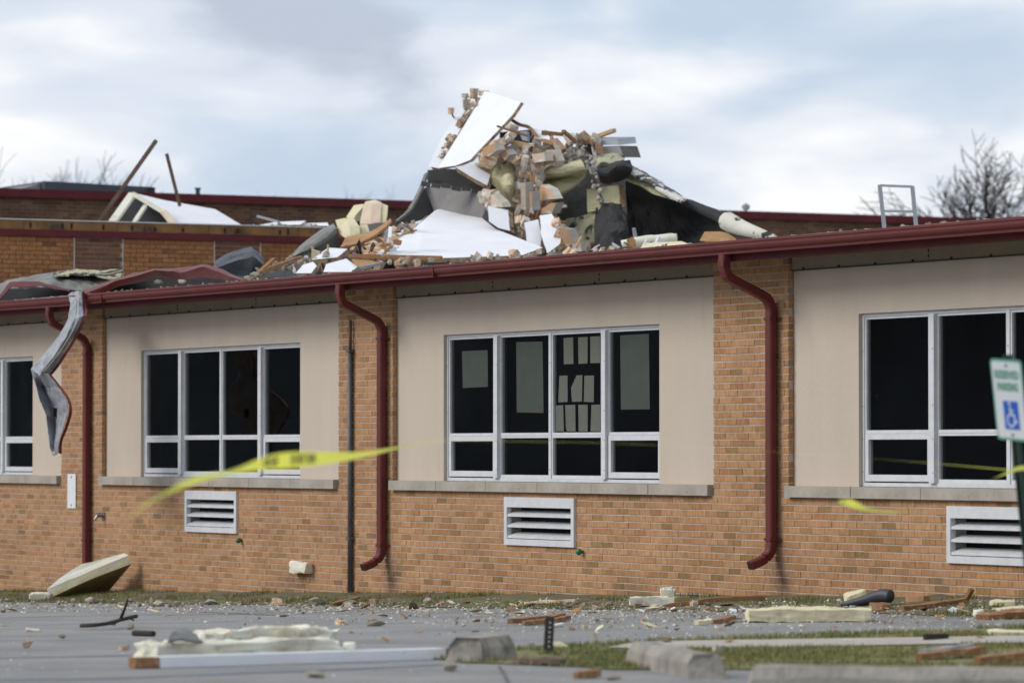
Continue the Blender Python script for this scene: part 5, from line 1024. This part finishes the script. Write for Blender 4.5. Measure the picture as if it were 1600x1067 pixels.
# ------------------------------------------------------------------ wheel stops, post stub
def wheel_stop(px0, px1, w_, h_, label, seed):
    a, b = G(*px0), G(*px1); a.z = g(a.x, a.y); b.z = g(b.x, b.y); d = (b - a); Ln = d.length; d.normalize(); n_ = Vector((-d.y, d.x, 0)); mb = MB(); S = 14; v = []
    pr = [(-w_ / 2, 0), (w_ / 2, 0), (w_ / 2 * .92, h_ * .6), (w_ * .30, h_), (-w_ * .30, h_), (-w_ / 2 * .92, h_ * .6)]
    for i in range(S + 1):
        for q in pr:
            p = a + d * Ln * i / S + n_ * q[0] + Vector((0, 0, q[1]))
            if i in (0, S) and q[1] > h_ * .5: p += d * (.05 if i == 0 else -.05)
            p += Vector((fbm(p * 4 + Vector((seed, 0, 0))), fbm(p * 4 + Vector((0, seed, 0))), fbm(p * 4 + Vector((0, 0, seed))) if q[1] else 0)) * .013; v.append(p)
    mb.add(v, [(i * 6 + k, i * 6 + (k + 1) % 6, (i + 1) * 6 + (k + 1) % 6, (i + 1) * 6 + k) for i in range(S) for k in range(6)] + [tuple(range(6))[::-1], tuple(S * 6 + k for k in range(6))])
    return tag(mb.build('wheel_stop', M['concrete'], smooth=False), label, 'wheel stop', 'concrete wheel stops along the island')
wheel_stop((726, 1034), (782, 1029), .26, .15, 'short broken concrete wheel stop left of the perforated post stub', 1)
wheel_stop((1005, 1037), (1106, 1060), .22, .135, 'middle concrete wheel stop lying askew', 2)
wheel_stop((1168, 1082), (1900, 1090), .26, .145, 'long concrete wheel stop at the lower right corner', 3)
sb = G(856, 1021); root = empty('post_stub', sb, 'dark perforated steel post stub standing behind the wheel stops', 'post')
hgt = 57 * depth(sb) / F; tp = sb + Vector((-.01, .02, hgt)); mb = MB()
dn = Vector((0, 0, .05))
mb.obox(sb - dn, tp, RT * .030, FH * .004); mb.obox(sb - dn - RT * .026 + FH * .018, tp - RT * .026 + FH * .018, RT * .004, FH * .016); mb.obox(sb - dn + RT * .026 + FH * .018, tp + RT * .026 + FH * .018, RT * .004, FH * .016)
mb.build('channel', M['stub'], root)
for i in range(6):
    p = sb.lerp(tp, .2 + .13 * i) - FH * .003 + RT * .004; MB().sphere(p, .006, 8, 0, (1, 1, 1.2)).build('bolt_hole', M['whiteedge'], root)
# ------------------------------------------------------------------ larger pieces on the ground
def gsize(px, py, w_): return w_ * depth(G(px, py)) / F
def block_at(name, x0, x1, yb, yt, dpth, m, label, cat, seed=1, amp=.02, cuts=5, yaw=0, skew=0, ns=5, yb2=None):
    p = G((x0 + x1) / 2, yb); s_ = depth(p) / F; w_ = (x1 - x0) * s_; h_ = (yb - yt) * s_
    A = RT.copy(); A.rotate(Matrix.Rotation(math.radians(yaw), 3, 'Z')); A.z = skew
    if yb2 is not None:
        q0, q1 = G(x0, yb), G(x1, yb2); A = q1 - q0; A.z = 0; w_ = A.length; A.normalize(); p = (q0 + q1) / 2; h_ = (yb - yt) * depth(p) / F
    B = Vector((-A.y, A.x, 0)).normalized() * dpth
    c = Vector((p.x, p.y, g(p.x, p.y))) + B * .5 + Vector((0, 0, h_ / 2))
    return rough_block(name, c, (A * w_, B, Vector((0, 0, h_))), m, label, cat, seed, amp, cuts, ns=ns)
# leaning foam board by the left downspout
A0 = at(79, 932, -1.15); A0 = Vector((A0.x, A0.y, g(A0.x, A0.y) + .02)); B0 = at(206, 880, -.12); C0 = at(168, 926, -.12); C0.z = max(C0.z, g(C0.x, C0.y))
nrm = (B0 - A0).cross(C0 - A0).normalized()
if nrm.dot(CAM - A0) < 0: nrm = -nrm
def tri_slab(name, off, th, m, sc__, seed, amp):
    c = (A0 + B0 + C0) / 3; P = [A0, A0.lerp(B0, .5) + (B0 - A0).length * .02 * Vector((0, 0, 1)), B0, B0.lerp(C0, .5), C0, A0.lerp(C0, .5) + Vector((0, 0, .0))]
    P = [p - nrm * off for p in P]; P = noisy_poly(P, amp, 8, seed); return MB().prism(P, -nrm * th, 0, 1, 1)
root = empty('leaning_foam_board', A0, 'thick cream foam roof board leaning against the wall under the left downspout', 'foam board')
tri_slab('x', 0, .02, 0, 1, 3, .015).build('underside_layer', [M['olive'], M['foam']], root)
tri_slab('x', .022, .045, 0, 1, 5, .025).build('foam_layer', [M['foam'], M['foam']], root)
P = [A0 - nrm * .07, A0.lerp(B0, .5) - nrm * .07, B0 - nrm * .07, B0 - nrm * .10 + Vector((-.10, .0, .0)), A0.lerp(B0, .5) - nrm * .15 + Vector((-.12, 0, .03)), A0.lerp(B0, .2) - nrm * .12 + Vector((-.06, 0, .01)), A0 - nrm * .08]
MB().prism(noisy_poly(P, .05, 8, 9), -nrm * .03 + Vector((0, 0, .015)), 0, 0, 0).build('torn_top_layer', M['foamwhite'], root)
block_at('foam_block', 45, 79, 938, 926, .3, M['foamwhite'], 'pale foam piece on the verge at the foot of the leaning board', 'foam block', 3, .03)
p = at(471, 886, -.05); rough_block('foam_block', (p.x, -.05, p.z), (Vector((.42, 0, .0)), Vector((0, .1, 0)), Vector((.06, 0, .13))), M['foamwhite'], 'small pale foam piece stuck on the brick wall left of the dark conduit', 'foam block', 5, .03)
# front left foam stack and white board
block_at('foam_block', 246, 536, 1034, 1007, .28, M['foamwhite'], 'long lower cream foam slab lying on the asphalt at front left', 'foam slab', 7, .03, 15, ns=8, yb2=1024)
block_at('foam_block', 322, 532, 1013, 987, .25, M['foamtorn'], 'upper torn cream foam slab on the front left stack', 'foam slab', 8, .05, 15, ns=7, yb2=1008)
p = G(270, 1030); sheet('membrane_flap', [[(268, 990, depth(p) - .3), (290, 983, depth(p)), (306, 990, depth(p) + .2)], [(262, 1002, depth(p) - .5), (290, 1000, depth(p) - .4), (318, 1006, depth(p) - .1)]], M['membscuff'], 'grey membrane flap curling up from the front left foam stack', 'membrane', .012, amp=.02, seed=41)
for x, y, w_, l_, m_ in ((262, 1006, 14, 'small white foam lump on the left of the front stack', 'foamwhite'), (545, 1010, 16, 'white scrap at the right end of the front foam stack', 'foamwhite')):
    s_ = gsize(x, 1030, w_); pp = dp(x, y, depth(G(x, 1030)) - .25); rough_block('foam_lump', pp, (RT * s_, FH * s_, UP * s_ * .7), M[m_], l_, 'foam lump', 2, .02, 3)
a, b = G(244, 1043), G(690, 1029); a.z = g(a.x, a.y) + .035; b.z = g(b.x, b.y) + .035
wb = tag(MB().bar(a, b, .10, .066).build('white_board', M['gyp']), 'long white board lying in front of the foam stack', 'board')
d = (b - a).normalized(); MB().bar(a - d * .16, a - d * .003, .09, .06).build('broken_end', M['oldwood'], wb); MB().bar(b + d * .003, b + d * .05, .09, .06).build('broken_end', M['oldwood'], wb)
# verge pieces
block_at('foam_block', 984, 1054, 948, 931, .25, M['foamwhite'], 'pale yellow foam block on the verge left of the long foam panel', 'foam block', 11, .03, 6)
p = G(1043, 946); rough_block('foam_lump', dp(1043, 927, depth(p) + .1), (RT * .13, FH * .1, UP * .11), M['foamwhite'], 'rounded foam piece on top of the verge foam block', 'foam lump', 4, .04, 4)
block_at('foam_block', 1054, 1077, 946, 932, .2, M['olive'], 'tan faced foam end right of the verge foam block', 'foam block', 12, .01)
block_at('foam_slab', 1170, 1362, 972, 952, .45, M['foam'], 'long cream foam panel lying on the asphalt edge', 'foam panel', 13, .022, 14, ns=8)
block_at('foam_block', 1322, 1354, 943, 924, .2, M['foam'], 'square cream foam block beside the black roll', 'foam block', 14, .02, skew=.35)
a, b = G(1316, 950), G(1392, 948); mb = MB(); P = spline([a + Vector((0, 0, .03)), a.lerp(b, .4) + Vector((0, 0, .06)), a.lerp(b, .8) + Vector((0, 0, .10)), b + Vector((0, 0, .09))], 5); mb.tube(P, [.025, .028, .03, .033, .036, .04, .043, .046, .05, .053, .056, .058, .058, .058, .058, .056][:len(P)], 10)
rl = tag(mb.build('membrane_roll', M['membblue'], smooth=True), 'black rolled membrane lying at the foot of the wall', 'membrane roll')
def lath(x0, y0, x1, y1, th, wd, m, label, cat='wood piece', lift=.03, bend=0):
    a, b = G(x0, y0), G(x1, y1); a.z = g(a.x, a.y) + lift * .6; b.z = g(b.x, b.y) + lift; n = 7; P = [a.lerp(b, i / n) + Vector((0, 0, bend * math.sin(math.pi * i / n) + .012 * fbm((i, x0 * .1, 0)))) for i in range(n + 1)]
    mb = MB(); d = (b - a).normalized(); s_ = Vector((-d.y, d.x, 0)) * wd / 2; v = []
    for i, p in enumerate(P):
        k = 1 - .5 * (abs(i / n - .5) * 2) ** 4; q = Vector((0, 0, th / 2)); v += [p - s_ * k - q, p + s_ * k - q, p + s_ * k + q, p - s_ * k + q]
    mb.add(v, [(i * 4 + j, i * 4 + (j + 1) % 4, i * 4 + 4 + (j + 1) % 4, i * 4 + 4 + j) for i in range(n) for j in range(4)] + [(3, 2, 1, 0), (4 * n, 4 * n + 1, 4 * n + 2, 4 * n + 3)])
    return tag(mb.build('wood_piece', m), label, cat)
lath(1036, 950, 1196, 939, .04, .12, M['oldwood'], 'long split brown wood strip between the two foam pieces on the verge', bend=.02)
lath(1408, 955, 1508, 944, .05, .14, M['oldwood'], 'brown plank with a raised end near the right louver')
p = G(1510, 944); tag(MB().bar(p + Vector((-.02, 0, .02)), p + Vector((.05, .02, .13)), .05, .03).build('wood_piece', M['oldwood']), 'short upright splinter at the end of the brown plank', 'wood piece')
lath(1365, 948, 1385, 955, .06, .12, M['oldwood'], 'stubby brown wood piece in front of the black roll')
lath(1346, 949, 1372, 943, .05, .10, M['oldwood'], 'pale tipped wood piece under the black roll')
lath(1420, 940, 1448, 941, .05, .12, M['tan'], 'tan shard against the pale foundation')
lath(1535, 968, 1610, 962, .05, .25, M['oldwood'], 'brown edged white board at the right edge of the verge')
block_at('foam_block', 1550, 1585, 948, 938, .2, M['foam'], 'folded cream foam piece at the right end of the verge', 'foam block', 15, .03)
block_at('foam_slab', 1562, 1620, 954, 949, .3, M['foam'], 'thin cream slab leaning at the right end of the verge', 'foam panel', 16, .01, skew=.1)
block_at('foam_block', 1522, 1538, 963, 952, .12, M['foamwhite'], 'pale foam lump below the folded foam piece', 'foam lump', 17, .03, 3)
lath(1435, 1033, 1535, 1027, .04, .10, M['oldwood'], 'brown plank lying on the lawn at right', lift=.05)
lath(1440, 1028, 1520, 1023, .03, .08, M['steel'], 'grey strip beside the plank on the lawn', lift=.06)
lath(1528, 1042, 1640, 1036, .05, .10, M['oldwood'], 'dark brown board at the lower right edge of the lawn', lift=.06)
block_at('foam_block', 1550, 1640, 995, 986, .25, M['foam'], 'cream foam slab on the lawn at the right edge', 'foam block', 18, .02)
lath(797, 974, 880, 968, .04, .09, M['oldwood'], 'splintered orange wood behind the post stub, upper piece'); lath(818, 977, 860, 976, .035, .08, M['oldwood'], 'splintered orange wood behind the post stub, lower piece'); lath(868, 972, 890, 969, .03, .05, M['oldwood'], 'wood splinter right of the post stub')
lath(1112, 975, 1147, 970, .03, .07, M['oldwood'], 'dark brown shard on the asphalt below the verge foam block'); lath(1088, 977, 1110, 976, .03, .08, M['foam'], 'yellow foam shard on the asphalt', 'foam shard')
lath(560, 940, 660, 934, .03, .07, M['oldwood'], 'thin brown lath on the verge right of the conduit'); lath(518, 947, 560, 938, .03, .07, M['oldwood'], 'dark lath on the verge at the foot of the conduit')
lath(815, 945, 902, 943, .03, .10, M['foampink'], 'pale flat lath on the edge of the verge')
lath(900, 1060, 936, 1058, .04, .07, M['oldwood'], 'brown flake on the asphalt in front of the wheel stops'); lath(805, 1037, 880, 1041, .04, .09, M['rust'], 'dark wood shard at the lawn edge')
lath(1480, 1000, 1445, 1003, .05, .05, M['membrane'], 'black shard lying on the concrete walk', 'shard')
mb = MB(); P = [G(x, y) + Vector((0, 0, .03 + .01 * i % 2)) for i, (x, y) in enumerate(((127, 983), (150, 984), (172, 983), (188, 980), (200, 979), (213, 978)))]; mb.tube(spline(P, 4), .016, 6); mb.tube([P[3], P[3] + RT * .05 + UP * .13, P[3] + RT * .06 + UP * .17], [.014, .01, .005], 5); mb.tube([P[4], P[4] + RT * .05 + Vector((0, 0, -.02))], .008, 4)
tag(mb.build('fallen_branch', M['bark'], smooth=True), 'dark forked twig lying on the asphalt at left', 'twig')
tag(MB().tube([G(209, 993) + Vector((0, 0, .02)), G(240, 994) + Vector((0, 0, .02))], .022, 7).build('dark_stick', M['bark']), 'short black stick on the asphalt right of the forked twig', 'stick')
def stone(x, y, w_, h_, label, meshes_=ST, name='stone_lump', cat='stone', group=None):
    p = G(x, y); s_ = depth(p) / F; o = lump(meshes_, name, Vector((p.x, p.y, g(p.x, p.y) + h_ * s_ * .42)), (w_ * s_ * 1.05, w_ * s_ * .8, h_ * s_ * 1.1), label, cat, group, rot=(random.uniform(-.2, .2), random.uniform(-.2, .2), random.uniform(0, 3))); return o
for x, y, w_, h_, l_, k in ((663, 963, 18, 11, 'tan brick chunk on the asphalt below the middle window', CH), (586, 978, 34, 11, 'largest flat grey stone on the asphalt left of centre', ST), (534, 976, 18, 8, 'orange brown stone left of the largest flat grey stone', CH), (471, 980, 22, 8, 'flat grey stone above the foam stack', ST), (712, 976, 12, 11, 'round grey stone right of the largest flat stone', ST), (177, 977, 16, 11, 'pale stone behind the forked twig', ST), (204, 983, 14, 14, 'triangular grey shard behind the forked twig', ST),
    (492, 1058, 38, 12, 'flat grey stone at the bottom edge below the white board', ST), (703, 1048, 30, 14, 'flat grey stone in front of the short wheel stop', ST), (1122, 1022, 22, 13, 'tan stone on the lawn behind the middle wheel stop', CH), (1130, 1033, 30, 8, 'flat pale stone at the end of the middle wheel stop', ST), (5, 957, 14, 8, 'dark stone at the left edge of the asphalt', ST), (195, 1016, 16, 7, 'orange stone left of the foam stack', CH), (98, 997, 14, 8, 'small pale stone on the asphalt left of the twig', ST), (50, 987, 20, 5, 'brown flake at the left edge of the asphalt', CH),
    (497, 945, 34, 14, 'large tan stone on the verge left of the conduit', ST), (436, 945, 20, 11, 'brown stone on the verge edge left of the large tan stone', CH), (548, 944, 26, 8, 'flat pale stone on the verge right of the conduit', ST), (612, 946, 18, 13, 'upright tan stone on the verge by the right downspout', ST), (585, 945, 14, 10, 'brown stone in front of the thin brown lath', CH), (668, 945, 18, 13, 'grey and tan stone on the edge of the verge', ST), (249, 947, 22, 11, 'rounded pale stone at the kerb edge right of the leaning board', ST), (275, 948, 18, 10, 'round tan stone right of the rounded pale stone', ST), (145, 943, 30, 12, 'wide tan stone at the foot of the leaning board', ST), (115, 943, 14, 10, 'small pale stone under the leaning board', ST), (238, 942, 14, 10, 'cream lump next to the rounded pale stone', ST), (470, 938, 16, 8, 'pale flat stone above the large tan stone', ST), (476, 929, 7, 9, 'small pale lump standing against the wall', ST), (330, 945, 30, 10, 'grey membrane coloured flat stone on the verge', MC), (958, 1062, 30, 8, 'pale flake by the bottom edge left of the middle wheel stop', ST), (1310, 1037, 16, 9, 'pale lump on the lawn near the middle', ST), (1500, 1046, 40, 9, 'pale flat scrap at the back of the long wheel stop', ST), (1310, 990, 8, 6, 'small grey lump on the concrete walk', ST)):
    stone(x, y, w_, h_, l_, k)
rr2 = random.Random(5)
for k in range(110):
    x = rr2.uniform(0, 1600); u = rr2.random(); yb = 940 + 8 * (x / 1600) + u * 8; w_ = rr2.uniform(5, 13)
    w8 = ('left of the conduit', 'between the conduit and the middle louver', 'between the middle louver and the right downspout', 'right of the right downspout')[0 if x < 549 else 1 if x < 850 else 2 if x < 1200 else 3]
    stone(x, yb, w_, w_ * rr2.uniform(.5, .8), 'small stone on the soil verge ' + w8, ST if rr2.random() < .7 else CH, 'stone_lump', 'stone', 'small verge stones ' + w8)
for k in range(80):
    x = rr2.gauss(980, 330) % 1600; yb = 955 + rr2.random() ** 1.5 * 55; w_ = rr2.uniform(4, 10)
    w8 = ('left of the post stub', 'between the post stub and the long foam panel', 'in front of or right of the long foam panel')[0 if x < 856 else 1 if x < 1170 else 2]
    stone(x, yb, w_, w_ * rr2.uniform(.4, .7), 'small loose stone ' + w8, ST if rr2.random() < .6 else CH, 'stone_lump', 'stone', 'small loose stones ' + w8)
for k in range(130):
    x = rr2.gauss(1080, 380) % 1600; far_ = rr2.random() < .6
    yb = (938 + 10 * (x / 1600) + rr2.random() * 14) if far_ else 955 + rr2.random() ** 1.6 * 60
    ck = rr2.choice(('white', 'cream', 'cream', 'brown', 'tan')); w8 = ('left of the right downspout', 'right of the right downspout')[0 if x < 1200 else 1]; w7 = ' flake on the verge ' if far_ else ' flake on the asphalt or lawn '
    p = G(x, yb); s_ = rr2.uniform(.06, .16); lump(SH[ck], 'debris_flake', Vector((p.x, p.y, g(p.x, p.y) + .02)), (s_, s_, s_ * .6), ck + w7 + w8, 'flake', ck + w7 + w8, rot=(rr2.gauss(0, .25), rr2.gauss(0, .25), rr2.uniform(0, 6.28)), rnd=rr2)
# grit: nobody could count it
mb = MB(); rr3 = random.Random(9)
T4 = [(0, 1, 2), (0, 2, 3), (0, 3, 1), (1, 3, 2)]
def grit(n, fx, smin, smax):
    for k in range(n):
        x, y = fx(); p = G(x, y); s_ = rr3.uniform(smin, smax); z = g(p.x, p.y)
        q = [Vector((p.x + rr3.uniform(-1, 1) * s_, p.y + rr3.uniform(-1, 1) * s_, z + .004)) for _ in range(3)] + [Vector((p.x, p.y, z + s_ * rr3.uniform(.5, 1)))]
        mb.add(q, [(0, 1, 3), (1, 2, 3), (2, 0, 3), (0, 2, 1)], rr3.choice((0, 0, 1, 2)))
grit(4200, lambda: (rr3.uniform(-40, 1640), 935 + rr3.random() * 18 + rr3.random() * 5), .008, .028)
grit(3400, lambda: (rr3.gauss(1150, 360), 952 + abs(rr3.gauss(0, 17))), .006, .022)
grit(1100, lambda: (rr3.uniform(-40, 1640), 948 + rr3.random() ** 1.3 * 115), .005, .013)
tag(mb.build('gravel', [M['foamwhite'], M['stone'], M['chunk']]), 'scattered grit and crumbs over the verge and asphalt', None, None, 'stuff')
# grass blades
def blades(n, pos, hmin, hmax, name, label):
    mb = MB(); r = random.Random(name)
    for k in range(n):
        c = pos(r)
        if c is None: continue
        x, y = c; z = g(x, y) + .004
        for j in range(3):
            a = r.uniform(0, 6.28); h = r.uniform(hmin, hmax); w_ = r.uniform(.003, .006); l = r.uniform(.1, .6) * h; bx, by = x + r.gauss(0, .02), y + r.gauss(0, .02)
            mb.add([(bx - w_ * math.sin(a), by + w_ * math.cos(a), z), (bx + w_ * math.sin(a), by - w_ * math.cos(a), z), (bx + l * math.cos(a), by + l * math.sin(a), z + h)], [(0, 1, 2)], 0 if r.random() < .75 else 1)
    return tag(mb.build(name, [M['blade'], mat(name + '_dry', (.30, .25, .12), (.22, .18, .08), 2, .8)], fix=False), label, None, None, 'stuff')
def vpos(r):
    X = r.uniform(-15.5, 13); Y = strip_edge(X) * r.uniform(.02, .98)
    lim = .15 if X < -6 else .10 if X < -2 else .12 if X < 4 else .28
    return (X, Y) if fbm((X * .8, Y * 1.4, 2)) > lim - (.25 if X < -8 else 0) else None
blades(15000, vpos, .015, .055, 'verge_grass', 'patchy short grass on the verge along the wall')
IP = [(p.x, p.y) for p in (G(x, y) for x, y in isl)]
WP = [(p.x, p.y) for p in (G(x, y) for x, y in [(950, 1014), (1000, 1005), (1250, 1001), (1520, 997), (1900, 990), (1900, 1004), (1520, 1008), (1250, 1013), (1000, 1016)])]
def inpoly(poly, x, y):
    c = False
    for i in range(len(poly)):
        (x1, y1), (x2, y2) = poly[i], poly[i - 1]
        if (y1 > y) != (y2 > y) and x < (x2 - x1) * (y - y1) / (y2 - y1) + x1: c = not c
    return c
ix = [p[0] for p in IP]; iy = [p[1] for p in IP]
def lpos(r):
    x, y = r.uniform(min(ix), max(ix)), r.uniform(min(iy), max(iy))
    if not inpoly(IP, x, y) or inpoly(WP, x, y): return None
    return (x, y) if fbm((x, y, 4)) > -.25 else None
blades(30000, lpos, .02, .045, 'lawn_grass', 'short green grass of the parking island')
